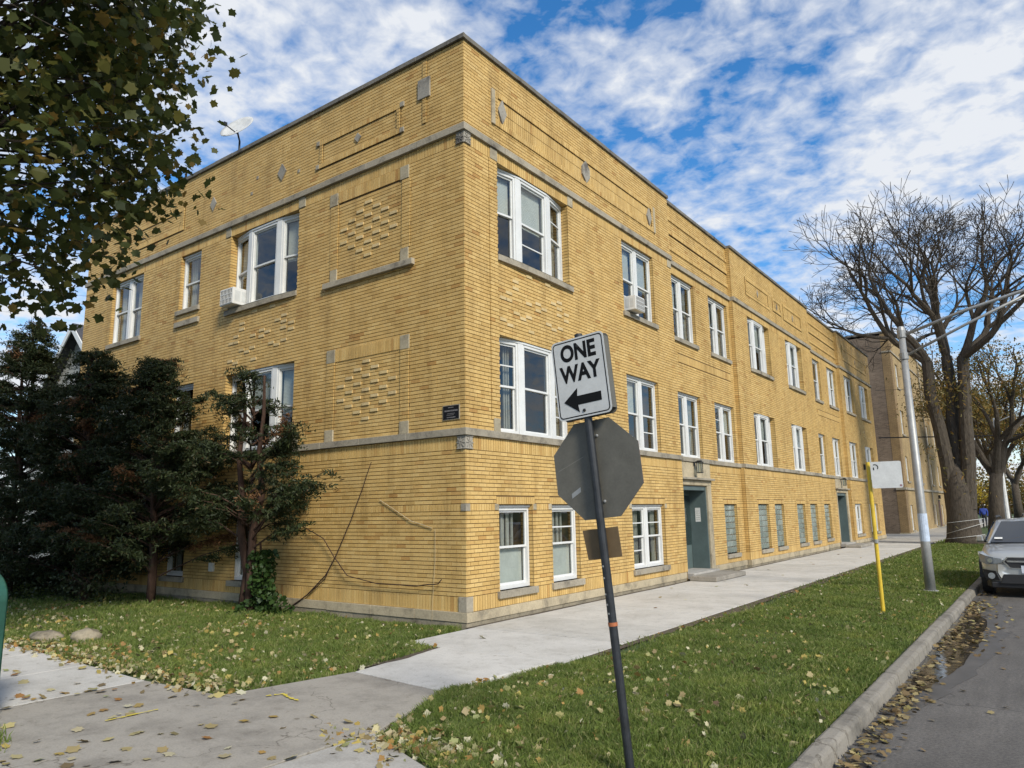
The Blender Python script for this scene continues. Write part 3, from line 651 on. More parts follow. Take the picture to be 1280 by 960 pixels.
def sash_unit(face, root, A, B, z0, z1, blind, mb, storm=False):
    """one double-hung unit between plan points A and B; adds its white members to mb"""
    Lw = (Vector(B)-Vector(A)).length; c = 0.045; zm = (z0+z1)/2+random.uniform(-0.02, 0.02)
    for t0, t1 in ((0, c), (Lw-c, Lw)): seg_box(face, mb, A, B, t0, t1, z0, z1, -0.09, 0.0)
    seg_box(face, mb, A, B, c, Lw-c, z0, z0+0.06, -0.09, 0.004); seg_box(face, mb, A, B, c, Lw-c, z1-0.05, z1, -0.09, 0.004)
    for (za, zb, d) in ((zm, z1-0.05, -0.030), (z0+0.06, zm+0.03, -0.062)):
        b = MB(); r_ = 0.032
        seg_box(face, b, A, B, c, c+r_, za, zb, d-0.028, d); seg_box(face, b, A, B, Lw-c-r_, Lw-c, za, zb, d-0.028, d)
        seg_box(face, b, A, B, c+r_, Lw-c-r_, za, za+0.038, d-0.028, d+0.002); seg_box(face, b, A, B, c+r_, Lw-c-r_, zb-0.035, zb, d-0.028, d+0.002)
        if storm and random.random() < 0.3:
            zc_ = (za+zb)/2; seg_box(face, b, A, B, c+r_, Lw-c-r_, zc_-0.012, zc_+0.012, d-0.02, d)
        b.obj('sash', 'white', root)
        g = MB(); seg_quad(face, g, A, B, c+r_-0.005, Lw-c-r_+0.005, za+0.03, zb-0.03, d-0.015); g.obj('pane', 'glass', root)
    if blind:
        b = MB(); d0 = -0.13
        if blind == 1:
            zb = zm+random.uniform(-0.12, 0.08); k = int((z1-0.05-zb)/0.03)
            for i in range(k):
                za = zb+i*0.03; seg_box(face, b, A, B, c+0.02, Lw-c-0.02, za, za+0.026, d0-0.008, d0)
            b.obj('blind', 'blind', root)
        elif blind == 2:
            seg_box(face, b, A, B, c+0.02, Lw-c-0.02, z0+0.05, zm-0.02, d0-0.012, d0); b.obj('blind', 'blind', root)
            b = MB(); n_ = 9; w_ = (Lw-2*c)*0.75
            for i in range(n_): seg_box(face, b, A, B, c+0.02+i*w_/n_, c+0.02+(i+0.62)*w_/n_, zm-0.05, z1-0.05, d0-0.05-0.03*(i % 2), d0-0.03*(i % 2)-0.02)
            b.obj('curtain', 'curtain', root)
        else:
            n_ = 6; w_ = (Lw-2*c)*0.32
            for s_ in (c, Lw-c-w_):
                for i in range(n_): seg_box(face, b, A, B, s_+i*w_/n_, s_+(i+0.8)*w_/n_, z0+0.05, z1-0.05, d0-0.06-0.03*(i % 2), d0-0.03*(i % 2)-0.03)
            b.obj('curtain', 'curtain', root)
for q in WIN:
    f, s0, s1, z0, z1, n, kind = (q[k] for k in ('f','s0','s1','z0','z1','n','kind'))
    s0 += 0.004; s1 -= 0.004; zs = z0+0.004; zt = z1-0.006
    if kind == 'block':
        b = MB(); f.box(b, s0, s1, zs, zt, n-0.16, n-0.10); fr = b.obj('window', 'stone', BLD, label='narrow glass block basement window')
        nc, nr = 4, 8; cw, ch = (s1-s0)/nc, (zt-zs)/nr
        me = None
        for i in range(nc):
            for j in range(nr):
                if me is None:
                    bb = MB(); g = 0.009; hw, hh = cw/2-g*1.25, ch/2-g*1.1
                    r1, r2 = 1.0, 0.78
                    v = [f.P(a*hw, c_*hh, -0.02) for a, c_ in ((-1,-1),(1,-1),(1,1),(-1,1))]+[f.P(a*hw, c_*hh, 0.012) for a, c_ in ((-1,-1),(1,-1),(1,1),(-1,1))]+[f.P(a*hw*r2, c_*hh*r2, 0.022) for a, c_ in ((-1,-1),(1,-1),(1,1),(-1,1))]
                    bb.add(v, [(0,1,5,4),(1,2,6,5),(2,3,7,6),(3,0,4,7),(4,5,9,8),(5,6,10,9),(6,7,11,10),(7,4,8,11),(8,9,10,11)])
                    me = bpy.data.meshes.new('glass_block'); me.from_pydata(bb.v, [], bb.f); me.update()
                o = mkobj('glass_block', me, 'gblock', fr); o.location = f.P(s0+(i+0.5)*cw, zs+(j+0.5)*ch, n-0.092)
    else:
        mb = MB()
        fr = None
        units = []; wd = s1-s0
        bl = tuple(x_ if x_ else random.choice((0, 3, 1, 3, 1)) for x_ in q.get('bl', (0, 0, 0)))
        if kind == 'bay':
            a, m_ = 0.62*wd/2.45, 0.15
            pts = [(s0, n-0.165), (s0+a, n-0.055), (s0+a+m_, n-0.04), (s1-a-m_, n-0.04), (s1-a, n-0.055), (s1, n-0.165)]
            units = [(pts[0], pts[1]), (pts[2], pts[3]), (pts[4], pts[5])]
            ztop = zt-0.04
            for A, B in ((pts[1], pts[2]), (pts[3], pts[4])): seg_box(f, mb, A, B, 0.001, (Vector(B)-Vector(A)).length-0.001, zs, ztop, -0.14, 0.012)
            outl = [(p[0], p[1]+0.02) for p in pts]
            poly = [(s0, n-0.30)]+outl+[(s1, n-0.30)]
            k_ = len(poly)
            mb.add([f.P(p[0], ztop, p[1]) for p in poly]+[f.P(p[0], zt, p[1]) for p in poly], [tuple(range(k_)), tuple(range(2*k_-1, k_-1, -1))]+[(i, (i+1) % k_, (i+1) % k_+k_, i+k_) for i in range(k_)])
        else:
            d = n-0.095; ztop = zt
            if kind == 'pair':
                sm = (s0+s1)/2; units = [((s0, d), (sm-0.055, d)), ((sm+0.055, d), (s1, d))]
                f.box(mb, sm-0.055, sm+0.055, zs, zt, d-0.10, d+0.012)
            else: units = [((s0, d), (s1, d))]
            f.box(mb, s0, s1, zt-0.035, zt, d+0.001, d+0.035); 
            ztop = zt-0.036
        import types
        fr = bpy.data.objects.new('window', bpy.data.meshes.new('window')); COL.objects.link(fr); fr.parent = BLD
        for (A, B), bb in zip(units, bl): sash_unit(f, fr, A, B, zs+0.002, ztop-0.002, bb, mb, storm=(f is FR and s0 < 14))
        fr.data.from_pydata(mb.v, [], mb.f); fr.data.update(); fr.data.materials.append(MT['white'])
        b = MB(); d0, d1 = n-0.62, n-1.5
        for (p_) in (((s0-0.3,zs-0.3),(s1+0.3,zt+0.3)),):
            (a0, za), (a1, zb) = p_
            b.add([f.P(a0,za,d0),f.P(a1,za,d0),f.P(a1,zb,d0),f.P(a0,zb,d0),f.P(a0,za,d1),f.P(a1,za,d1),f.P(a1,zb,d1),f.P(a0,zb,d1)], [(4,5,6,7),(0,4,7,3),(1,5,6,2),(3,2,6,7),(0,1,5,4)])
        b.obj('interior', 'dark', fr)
        lb = {'bay': 'three-part white window angled out within its opening', 'pair': 'pair of white double-hung windows', 'single': 'single white double-hung window'}[kind]
        fr['label'] = lb
    if not (abs(z0-F0) < 0.01):
        b = MB(); oh = 0.02 if kind == 'block' else 0.07
        if kind == 'bay':
            pr = [(q['s0']-0.02, n-0.2), (q['s0']-0.02, n+0.035), (s0+0.66, n+0.075), (s1-0.66, n+0.075), (q['s1']+0.10, n+0.045), (q['s1']+0.10, n-0.2)]; k_ = len(pr)
            b.add([f.P(a, z0-0.115, c) for a, c in pr]+[f.P(a, z0, c) for a, c in pr], [tuple(range(k_)), tuple(range(2*k_-1, k_-1, -1))]+[(i, (i+1) % k_, (i+1) % k_+k_, i+k_) for i in range(k_)])
        else: f.box(b, q['s0']-oh, q['s1']+oh, z0-0.115, z0, n-0.2, n+0.055)
        b.obj('sill', 'stone', fr, bevel=0.006)
    else:
        f_b = MB(); f.box(f_b, q['s0']+0.001, q['s1']-0.001, z0-0.08, z0+0.003, n-0.3, n-0.08); f_b.obj('sill', 'stone', fr)

# ------------------------------------------------------------------ entrances
def lantern(s, z, n):
    b = MB(); FR.box(b, s-0.05, s+0.05, z+0.06, z+0.20, n, n+0.02); FR.box(b, s-0.015, s+0.015, z+0.15, z+0.18, n+0.02, n+0.15)
    c = FR.P(s, z, n+0.16); 
    for dx in (-0.06, 0.06):
        for dy in (-0.06, 0.06): b.box(c[0]+dx-0.007, c[0]+dx+0.007, c[1]+dy-0.007, c[1]+dy+0.007, z-0.12, z+0.14)
    b.box(c[0]-0.085, c[0]+0.085, c[1]-0.085, c[1]+0.085, z+0.14, z+0.165); b.box(c[0]-0.055, c[0]+0.055, c[1]-0.055, c[1]+0.055, z+0.165, z+0.20); b.box(c[0]-0.07, c[0]+0.07, c[1]-0.07, c[1]+0.07, z-0.14, z-0.12)
    o = b.obj('entrance_lantern', 'black_iron', BLD)
    b = MB(); b.box(c[0]-0.05, c[0]+0.05, c[1]-0.05, c[1]+0.05, z-0.118, z+0.138); b.obj('pane', 'glass', o)
for k, (a, c) in enumerate(DOORS):
    n = RN; bk = n-0.50
    ent = MB()
    FR.box(ent, a-0.05, a, 0.02, D1, n-0.3, n+0.03); FR.box(ent, c, c+0.28, 0.02, D1, n-0.3, n+0.03)
    FR.box(ent, a-0.05, c+0.28, D1, D1+0.14, n-0.3, n+0.035)
    e = ent.obj('entrance', 'plinth', BLD, bevel=0.01, label='stone door surround with teal door recess')
    b = MB(); FR.box(b, a-0.12, c+0.36, D1+0.142, D1+0.20, n-0.05, n+0.13); b.obj('hood_ledge', 'stone', e, bevel=0.008)
    b = MB(); FR.box(b, a-0.09, c+0.30, D1+0.202, 3.018, n-0.05, n+0.022); b.obj('lintel_panel', 'plinth', e, bevel=0.005)
    b = MB()   # teal lining of the recess
    FR.box(b, a+0.002, a+0.05, D0, D1-0.002, bk, n-0.02); FR.box(b, c-0.05, c-0.002, D0, D1-0.002, bk, n-0.02); FR.box(b, a+0.052, c-0.052, D1-0.13, D1-0.003, bk, n-0.03)
    lin = b.obj('recess_lining', 'teal', e, bevel=0.004)
    b = MB(); FR.box(b, a+0.052, c-0.052, D0, D1-0.132, bk-0.05, bk-0.002); b.obj('recess_back', 'teal', e)
    b = MB(); x0, x1 = a+0.06, a+1.02; zb, zt = D0+0.02, D1-0.16
    for p_ in ((x0,x0+0.13,zb,zt),(x1-0.13,x1,zb,zt),(x0+0.131,x1-0.131,zb,zb+0.62),(x0+0.131,x1-0.131,zt-0.14,zt)): FR.box(b, *p_, bk, bk+0.05)
    dr = b.obj('door', 'teal', e, bevel=0.004)
    b = MB(); FR.box(b, x0+0.125, x1-0.125, zb+0.615, zt-0.135, bk+0.012, bk+0.022); b.obj('pane', 'glass', dr)
    b = MB(); FR.box(b, x0+0.17, x1-0.17, zb+0.1, zb+0.5, bk+0.05, bk+0.058); b.obj('door_panel', 'teal', dr, bevel=0.004)
    b = MB(); p_ = FR.P(x1-0.065, 1.13, bk+0.05); b.lathe([(0.03,0),(0.03,0.012),(0.012,0.014),(0.012,0.04),(0.028,0.05),(0.028,0.07),(0.01,0.08)], p_, 'X', 14); b.obj('door_knob', 'galv', dr, smooth=True)
    b = MB(); FR.box(b, x1+0.03, c-0.08, zb+0.62, zt-0.1, bk+0.002, bk+0.016); b.obj('sidelight', 'glass', e)
    if k == 0:
        b = MB(); yy = c-0.056; b.box(-0.33-0.0, -0.50-0.0+0.02, yy, yy+0.003, 1.42, 1.80); nt_ = b.obj('paper_notice', 'paper', e)
        b = MB()
        for i in range(5): b.box(-0.46, -0.35, yy-0.002, yy-0.0005, 1.47+i*0.06, 1.475+i*0.06)
        b.obj('print', 'black_iron', nt_)
    b = MB(); FR.box(b, a-0.06, c+0.02, 0.012, D0-0.002, n-0.6, 0.10); b.obj('threshold_step', 'mid_conc', e, bevel=0.012)
    b = MB(); FR.box(b, a-0.35, c+0.05, 0.006, 0.115, 0.102, 0.80 if k == 0 else 0.75); b.obj('doorstep', 'old_conc', e, bevel=0.015)
    lantern((a+c)/2+0.02, 2.86, n+0.022)
b = MB(); FR.box(b, 31.75, 31.85, 3.62, 3.9, 0, 0.1); b.obj('meter_box', 'black_iron', BLD)
b = MB(); FL.box(b, 7.05, 7.2, 0.62, 0.80, 0, 0.05); b.obj('vent_cover', 'white', BLD)

# ------------------------------------------------------------------ air conditioners, dish, plaque, stems on the wall
def aircon(face, s0, s1, z0, z1, n0, n1, label):
    t_ = thing('air_conditioner', label, 'air conditioner', face.P((s0+s1)/2, z0, n0))
    off = Vector(t_.location)
    def loc(b): b.v = [tuple(Vector(p)-off) for p in b.v]; return b
    b = MB(); face.box(b, s0, s1, z0, z1, n0, n1); loc(b).obj('casing', 'white', t_, bevel=0.012)
    b = MB()
    face.box(b, s0+0.03, s1-0.03, z0+0.03, z1-0.03, n1, n1+0.004); loc(b).obj('coil', 'dark', t_)
    b = MB()
    for i in range(9): x = s0+0.03+(s1-s0-0.06)*i/8; face.box(b, x-0.006, x+0.006, z0+0.03, z1-0.03, n1+0.004, n1+0.012)
    for i in range(4): z = z0+0.03+(z1-z0-0.06)*i/3; face.box(b, s0+0.03, s1-0.03, z-0.006, z+0.006, n1+0.005, n1+0.013)
    loc(b).obj('grille', 'white', t_)
    for sx_ in (s0-0.003, s1-0.003):
        b = MB(); 
        face.box(b, sx_, sx_+0.006, z0+0.07, z1-0.07, n0+0.06, n0+(n1-n0)*0.48); face.box(b, sx_, sx_+0.006, z0+0.07, z1-0.07, n0+(n1-n0)*0.55, n1-0.05)
        loc(b).obj('side_vent', 'screen_rail', t_)
    b = MB()
    for s_ in (s0+0.08, s1-0.12): face.box(b, s_, s_+0.04, z0-0.12, z0-0.002, n0+0.02, n0+0.08)
    loc(b).obj('bracket', 'white', t_)
aircon(FR, 5.98, 6.46, 6.44, 6.79, -0.08, 0.24, 'white window air conditioner in an upper pair of windows on the street front')
aircon(FL, 6.48, 6.98, 6.43, 6.81, -0.16, 0.26, 'white window air conditioner in the upper bay of the side wall')
ds = thing('satellite_dish', 'grey satellite dish standing on the roof above the side wall', 'satellite dish', (-7.75, 0.5, 9.9))
b = MB(); b.tube([(0,0,0),(0,0,1.15)], 0.025, 8); b.tube([(0,0,1.15),(0.02,-0.1,1.40)], 0.022, 8); b.obj('mast', 'black_iron', ds)
b = MB(); n_ = 24; rings = 5
b.v.append((0,0,-0.07))
for i in range(1, rings+1):
    for j in range(n_): a = 2*math.pi*j/n_; r_ = i/rings; b.v.append((0.46*r_*math.cos(a), 0.40*r_*math.sin(a), -0.07+0.07*r_*r_))
for j in range(n_): b.f.append((0, 1+j, 1+(j+1) % n_))
for i in range(rings-1):
    for j in range(n_): a = 1+i*n_+j; c = 1+i*n_+(j+1) % n_; b.f.append((a, a+n_, c+n_, c))
o = b.obj('reflector', plain('dish_grey', (0.50,0.50,0.48), 0.5), ds, smooth=True); o.location = (0.02, -0.12, 1.5); o.rotation_euler = (R(58), R(-14), R(25))
sol = o.modifiers.new('s', 'SOLIDIFY'); sol.thickness = 0.012
b = MB(); b.tube([(0.02,-0.05,1.3),(0.1,-0.45,1.35)], 0.014, 6); b.box(0.06,0.14,-0.52,-0.44,1.33,1.41); b.obj('feed_arm', 'black_iron', ds)
pq = thing('wall_plaque', 'small black plaque with pale border fixed to the wall near the corner', 'plaque', (-0.30, 0, 3.42))
b = MB(); b.box(-0.185,0.185,-0.016,0.0,-0.125,0.125); b.obj('border', 'stone', pq)
b = MB(); b.box(-0.172,0.172,-0.020,-0.0165,-0.113,0.113); bk_ = b.obj('panel', plain('plaque_black', (0.008,0.008,0.010), 0.6, spec=0.15), pq)
for (x0, x1, z0, z1) in ((-0.06,0.06,0.075,0.09),(-0.14,0.15,0.015,0.040),(-0.08,0.09,-0.025,-0.015),(-0.09,0.06,-0.05,-0.04),(-0.09,0.10,-0.092,-0.075)):
    b = MB(); b.box(x0,x1,-0.0225,-0.0205,z0,z1); b.obj('lettering_line', plain('faded_lettering', (0.13,0.12,0.12), 0.6, var=0.4, scale=40), bk_)

def wob(pts, amp=0.012, sub=5):
    out = []
    for i in range(len(pts)-1):
        p, q = Vector(pts[i]), Vector(pts[i+1])
        for s in range(sub):
            v = p.lerp(q, s/sub); nn = mnoise.noise_vector(v*4)*amp; out.append(v+Vector((nn.x, 0, nn.z)))
    return out+[Vector(pts[-1])]
st1 = [(-2.176,2.695),(-2.386,2.25),(-2.693,1.651),(-3.08,1.011),(-3.354,0.667),(-3.85,0.307),(-4.424,0.0)]
st2 = [(-4.319,1.699),(-4.026,1.572),(-3.41,1.346),(-3.08,1.011),(-2.713,0.689),(-1.938,0.591),(-1.046,0.582),(-0.525,0.649),(-0.456,0.71)]
b = MB(); p_ = wob([(x,-0.045,z) for x, z in st1]); b.tube(p_, [0.006+0.009*i/len(p_) for i in range(len(p_))], 6)
b.tube(wob([(-3.20,-0.055,0.86),(-3.36,-0.05,0.6),(-3.9,-0.05,0.27)]), 0.007, 5)
vs_ = b.obj('vine_stem', 'red_bark'); tag(vs_, 'bare brown vine stem climbing steeply up the side wall', 'vine')
b = MB(); p_ = wob([(x,-0.075,z) for x, z in st2]); b.tube(p_, 0.009, 6); vs_ = b.obj('vine_stem', 'red_bark')
tag(vs_, 'bare brown vine stem sagging across the side wall towards the corner', 'vine')
b = MB(); b.tube(wob([(-1.968,-0.02,2.012),(-1.185,-0.025,1.64),(-0.712,-0.02,1.521)], 0.006), 0.0075, 6); b.tube(wob([(-0.649,-0.02,1.515),(-0.648,-0.02,1.001),(-0.708,-0.035,0.052)], 0.004), 0.0035, 5)
tag(b.obj('wall_cable', plain('tan_cable', (0.42,0.33,0.19), 0.7)), 'pale cable stapled slantwise to the side wall near the corner', 'cable')
# ------------------------------------------------------------------ building down the street
B2 = thing('brick_apartment_building', 'taller three-storey brick building beyond the alley with brown side wall', 'building', (0, 44.2, 0))
def brickmat(name, c1, c2, mo, scale):
    m, t, b = newmat(name); g = t.nodes.new('ShaderNodeNewGeometry'); s_ = t.nodes.new('ShaderNodeSeparateXYZ'); link(t, g.outputs['Position'], s_.inputs[0])
    cv_ = t.nodes.new('ShaderNodeCombineXYZ'); link(t, mth(t, 'ADD', s_.outputs[0], s_.outputs[1]), cv_.inputs[0]); link(t, s_.outputs[2], cv_.inputs[1])
    bt = t.nodes.new('ShaderNodeTexBrick'); link(t, cv_.outputs[0], bt.inputs['Vector'])
    bt.inputs['Color1'].default_value = (*c1, 1); bt.inputs['Color2'].default_value = (*c2, 1); bt.inputs['Mortar'].default_value = (*mo, 1)
    bt.inputs['Scale'].default_value = 1; bt.inputs['Brick Width'].default_value = 0.21; bt.inputs['Row Height'].default_value = 0.07; bt.inputs['Mortar Size'].default_value = 0.008
    f = ramp(t, noise_node(t, 0.6, 7, 0.7, g.outputs['Position']), [(0.3, (0.68,0.66,0.64)), (0.65, (1.15,1.15,1.15))])
    link(t, mixcol(t, 1.0, bt.outputs[0], f, 'MULTIPLY'), b.inputs['Base Color']); b.inputs['Roughness'].default_value = 0.9; return m
MT['common'] = brickmat('brown_common_brick', (0.115,0.080,0.056), (0.19,0.138,0.098), (0.20,0.160,0.115), 1)
MT['tan'] = brickmat('tan_face_brick', (0.34,0.245,0.115), (0.41,0.295,0.14), (0.16,0.11,0.05), 1)
MT['tan_dark'] = brickmat('quoin_brick', (0.25,0.165,0.075), (0.30,0.20,0.09), (0.13,0.09,0.05), 1)
b = MB(); b.box(-16,-0.45,0.0,34,-0.25,13.15); b.obj('side_wall', 'common', B2)
def far_front(): 
    wins = [(y0, z0) for z0 in (0.15, 3.4, 6.55, 9.75) for y0 in (1.6, 8.0, 14.2, 18.6, 24.5, 29.5)]
    b = MB(); S = sorted({0.0, 34.0, *[v for y0, _ in wins for v in (y0, y0+1.05)]}); Zs = sorted({-0.25, 13.3, *[v for _, z0 in wins for v in (z0, z0+1.65)]})
    for i in range(len(S)-1):
        for j in range(len(Zs)-1):
            sm, zm = (S[i]+S[i+1])/2, (Zs[j]+Zs[j+1])/2
            if any(y0 < sm < y0+1.05 and z0 < zm < z0+1.65 for y0, z0 in wins): continue
            b.add([(0,S[i],Zs[j]),(0,S[i+1],Zs[j]),(0,S[i+1],Zs[j+1]),(0,S[i],Zs[j+1])],[(0,1,2,3)])
    for y0, z0 in wins:
        y1, z1 = y0+1.05, z0+1.65
        for p, q in (((y0,z0),(y1,z0)),((y1,z0),(y1,z1)),((y1,z1),(y0,z1)),((y0,z1),(y0,z0))): b.add([(0,*p),(0,*q),(-0.2,*q),(-0.2,*p)],[(0,1,2,3)])
    b.add([(0,0,-0.25),(-0.45,0,-0.25),(-0.45,0,13.3),(0,0,13.3)],[(0,1,2,3)])
    b.obj('front_wall', 'tan', B2)
    for k, (y0, z0) in enumerate(wins):
        b = MB(); y1, z1 = y0+1.05, z0+1.65
        for a in ((y0,y0+0.13,z0,z1),(y1-0.13,y1,z0,z1),(y0+0.13,y1-0.13,z0,z0+0.1),(y0+0.13,y1-0.13,z1-0.1,z1),(y0+0.13,y1-0.13,z0+0.8,z0+0.86)): b.box(-0.16,-0.08,*a)
        wn = b.obj('window', 'white', B2)
        b = MB(); b.box(-0.15,-0.13,y0+0.13,y1-0.13,z0+0.1,z1-0.1); b.obj('pane', 'glass', wn)
        b = MB(); b.box(-0.24,-0.20,y0+0.0,y1-0.0,z0,z1); b.obj('blind', 'blind' if k % 3 else 'dark', wn)
        b = MB(); b.box(-0.05,0.07,y0-0.08,y1+0.08,z0-0.12,z0); b.obj('sill', 'stone', wn)
far_front()
b = MB(); b.box(-0.50,0.012,-0.012,0.9,-0.24,13.29); b.obj('corner_pier', 'tan_dark', B2)
b = MB(); b.box(-16,0.06,-0.05,34,13.301,13.42); b.obj('coping', 'coping', B2)
b = MB(); b.box(-0.5,0.09,-0.08,34,2.80,2.95); b.box(-0.5,0.07,-0.06,34,11.95,12.05); b.obj('band', 'stone', B2)
b = MB(); b.box(-0.55,0.06,-0.05,34,-0.24,0.05); b.obj('plinth', 'plinth', B2)
for y0 in (12.6, 22.6): b = MB(); b.tube([(0.09,y0,13.2),(0.09,y0,0.3)], 0.06, 6); b.obj('downpipe', 'stone', B2)
b = MB(); b.box(-0.02,0.02,16.6,17.5,-0.2,2.1); b.obj('door', plain('maroon_door', (0.09,0.03,0.025), 0.5), B2)
b = MB(); b.box(0.0,0.16,16.9,17.1,2.3,2.6); b.box(0.0,0.03,16.5,17.6,2.12,2.2); b.obj('entrance_lantern', 'black_iron', B2)
b = MB(); b.box(-2.9,-2.65,-0.3,0.0,7.35,7.6); b.obj('flood_light', 'white', B2)
b = MB(); b.prism([(-14,36.05),(0.04,36.05),(5.8,36.05),(5.8,43.9),(-14,43.9)], -0.09, -0.004); b.obj('alley', 'mid_conc', kind='structure')

# ------------------------------------------------------------------ gabled house beyond the shrubs
H = thing('gabled_house', 'house with dark grey gable roof and white trim behind the shrubs', 'house', (-21.5, 3.0, 0))
MT['shingle'] = plain('dark_shingle', (0.055,0.055,0.062), 0.9, var=0.25, scale=5, bmp=0.4); MT['siding'] = plain('grey_siding', (0.33,0.33,0.31), 0.7, var=0.08)
b = MB(); b.prism([(-4.2,0),(4.2,0),(4.2,11),(-4.2,11)], -0.1, 5.2); b.add([(-4.2,0,5.2),(4.2,0,5.2),(0,0,8.9)],[(0,1,2)]); wl = b.obj('wall', 'siding', H)
for i in range(34):
    zz_ = 0.25+i*0.25; hw = 4.2 if zz_ < 5.2 else 4.2*(8.9-zz_)/3.7-0.05
    if hw > 0.1: b = MB(); b.box(-hw,hw,-0.03,-0.005,zz_,zz_+0.235); b.obj('siding_board', 'siding', wl)
for s in (-1, 1):
    b = MB(); p = [(s*4.75,4.72),(0,8.98),(0,9.12),(s*4.75,4.86)]
    b.add([(x,-0.45,z) for x, z in p]+[(x,11.4,z) for x, z in p],[(0,1,2,3),(7,6,5,4),(0,4,5,1),(1,5,6,2),(2,6,7,3),(3,7,4,0)]); b.obj('roof', 'shingle', H)
    b = MB(); p = [(s*4.78,4.55),(0,8.82),(0,9.08),(s*4.78,4.81)]
    b.add([(x,-0.50,z) for x, z in p]+[(x,-0.455,z) for x, z in p],[(0,1,2,3),(7,6,5,4),(0,4,5,1),(1,5,6,2),(2,6,7,3),(3,7,4,0)]); b.obj('barge_board', 'white', H)
for x, z in ((-1.9,1.2),(1.9,1.2),(0,5.6),(-1.9,3.6),(1.9,3.6)):
    b = MB(); b.box(x-0.55,x+0.55,-0.08,-0.03,z,z+1.3); wn = b.obj('window', 'white', H); b = MB(); b.box(x-0.45,x+0.45,-0.09,-0.081,z+0.1,z+1.2); b.obj('pane', 'dark', wn)

# ------------------------------------------------------------------ street furniture
def text_mesh(body, size, name='lettering', thick=0.0):
    cu = bpy.data.curves.new(name, 'FONT'); cu.body = body; cu.size = size; cu.align_x = 'CENTER'; cu.align_y = 'CENTER'; cu.offset = thick
    o = bpy.data.objects.new(name, cu); COL.objects.link(o); dg = bpy.context.evaluated_depsgraph_get()
    me = bpy.data.meshes.new_from_object(o.evaluated_get(dg)); bpy.data.objects.remove(o); return me
def rrect(w_, h_, r_, n_=6):
    out = []
    for cx_, cy_, a0 in ((w_/2-r_,h_/2-r_,0),(-w_/2+r_,h_/2-r_,90),(-w_/2+r_,-h_/2+r_,180),(w_/2-r_,-h_/2+r_,270)):
        for i in range(n_+1): a = R(a0+90*i/n_); out.append((cx_+r_*math.cos(a), cy_+r_*math.sin(a)))
    return out
def plate(poly, y0, y1):
    k = len(poly); b = MB()
    b.add([(x,y0,z) for x, z in poly]+[(x,y1,z) for x, z in poly], [tuple(range(k)), tuple(range(2*k-1,k-1,-1))]+[(i,i+k,(i+1)%k+k,(i+1)%k) for i in range(k)]); return b
def ring(po, pi, y):
    k = len(po); b = MB(); b.add([(x,y,z) for x, z in po]+[(x,y,z) for x, z in pi], [(i,(i+1)%k,(i+1)%k+k,i+k) for i in range(k)]); return b
MT['sign_white'] = plain('sign_white', (0.50,0.50,0.48), 0.45, var=0.06, scale=9); MT['sign_black'] = plain('sign_black', (0.007,0.007,0.007), 0.6, spec=0.15)
MT['sign_grey'] = plain('dull_aluminium', (0.115,0.108,0.088), 0.65, 0.1, var=0.12, scale=7); MT['pole_paint'] = plain('black_pole_paint', (0.016,0.018,0.021), 0.45, var=0.35, scale=14)
MT['brown'] = plain('brown_board', (0.13,0.085,0.04), 0.75, var=0.1, scale=14)
base, top = Vector((5.152,-4.45,-0.05)), Vector((4.866,-4.47,3.072))
ax = (top-base); LEN = ax.length
sp = thing('sign_post', 'leaning black post carrying a one way sign and the grey back of an octagonal sign', 'sign post', base, ax.to_track_quat('Z', 'Y').to_euler())
# local frame: z along the post, x roughly world x
sp.rotation_euler = (math.atan2(-ax.y, ax.z), math.atan2(ax.x, ax.z), 0)
b = MB(); b.tube([(0,0,0),(0,0,LEN)], 0.030, 16); pole = b.obj('pole', 'pole_paint', sp, smooth=False)
b = MB(); b.lathe([(0.033,1.02),(0.0335,1.045)], n=16); b.obj('orange_tape', plain('orange_tape', (0.36,0.11,0.04), 0.6), pole)
b = MB()
for z in (1.10,1.16,1.23,1.34,1.42): a = random.uniform(-0.7,0.5)-1.57; b.box(0.031*math.cos(a)-0.004,0.031*math.cos(a)+0.006,0.031*math.sin(a)-0.003,0.031*math.sin(a)+0.001,z,z+0.012)
b.obj('paint_chip', 'galv', pole)
OWZ = LEN-0.335
for yy, lab in ((-0.036, 'white plate reading one way with a left arrow'), (0.036, 'second plate mounted back to back')):
    d = -1 if yy < 0 else 1
    po = rrect(0.455, 0.61, 0.038); y0, y1 = sorted((yy, yy+d*0.003))
    pl = plate([(x, z+OWZ) for x, z in po], y0, y1).obj('one_way_sign', 'sign_white' if d < 0 else 'sign_grey', sp, label=lab)
    if d < 0:
        ring([(x, z+OWZ) for x, z in rrect(0.430,0.585,0.030)], [(x, z+OWZ) for x, z in rrect(0.414,0.569,0.024)], yy-0.0042).obj('border', 'sign_black', pl)
        for tx, dz, sc in (('ONE', 0.192, 1), ('WAY', 0.030, 1)):
            me = text_mesh(tx, 0.172, thick=0.0065); o = mkobj('lettering', me, 'sign_black', pl); o.location = (0, yy-0.0045, OWZ+dz); o.rotation_euler = (R(90),0,0); o.scale = (0.84,1.0,1)
        arrow = [(-0.165,-0.170),(-0.04,-0.078),(-0.048,-0.138),(0.155,-0.138),(0.155,-0.205),(-0.048,-0.205),(-0.04,-0.262)]
        plate([(x, z+OWZ) for x, z in arrow], yy-0.0055, yy-0.0035).obj('arrow', 'sign_black', pl)
        for z in (0.235,-0.255): b = MB(); b.lathe([(0.012,0),(0.012,0.006),(0.006,0.009)], (0,0,0), 'Z', 10); o = b.obj('bolt', 'black_iron', pl); o.location = (0, yy-0.003, OWZ+z); o.rotation_euler = (R(90),0,0)
b = MB()
for z in (OWZ-0.24, OWZ+0.24): b.box(-0.02,0.02,-0.036,0.036,z-0.012,z+0.012)
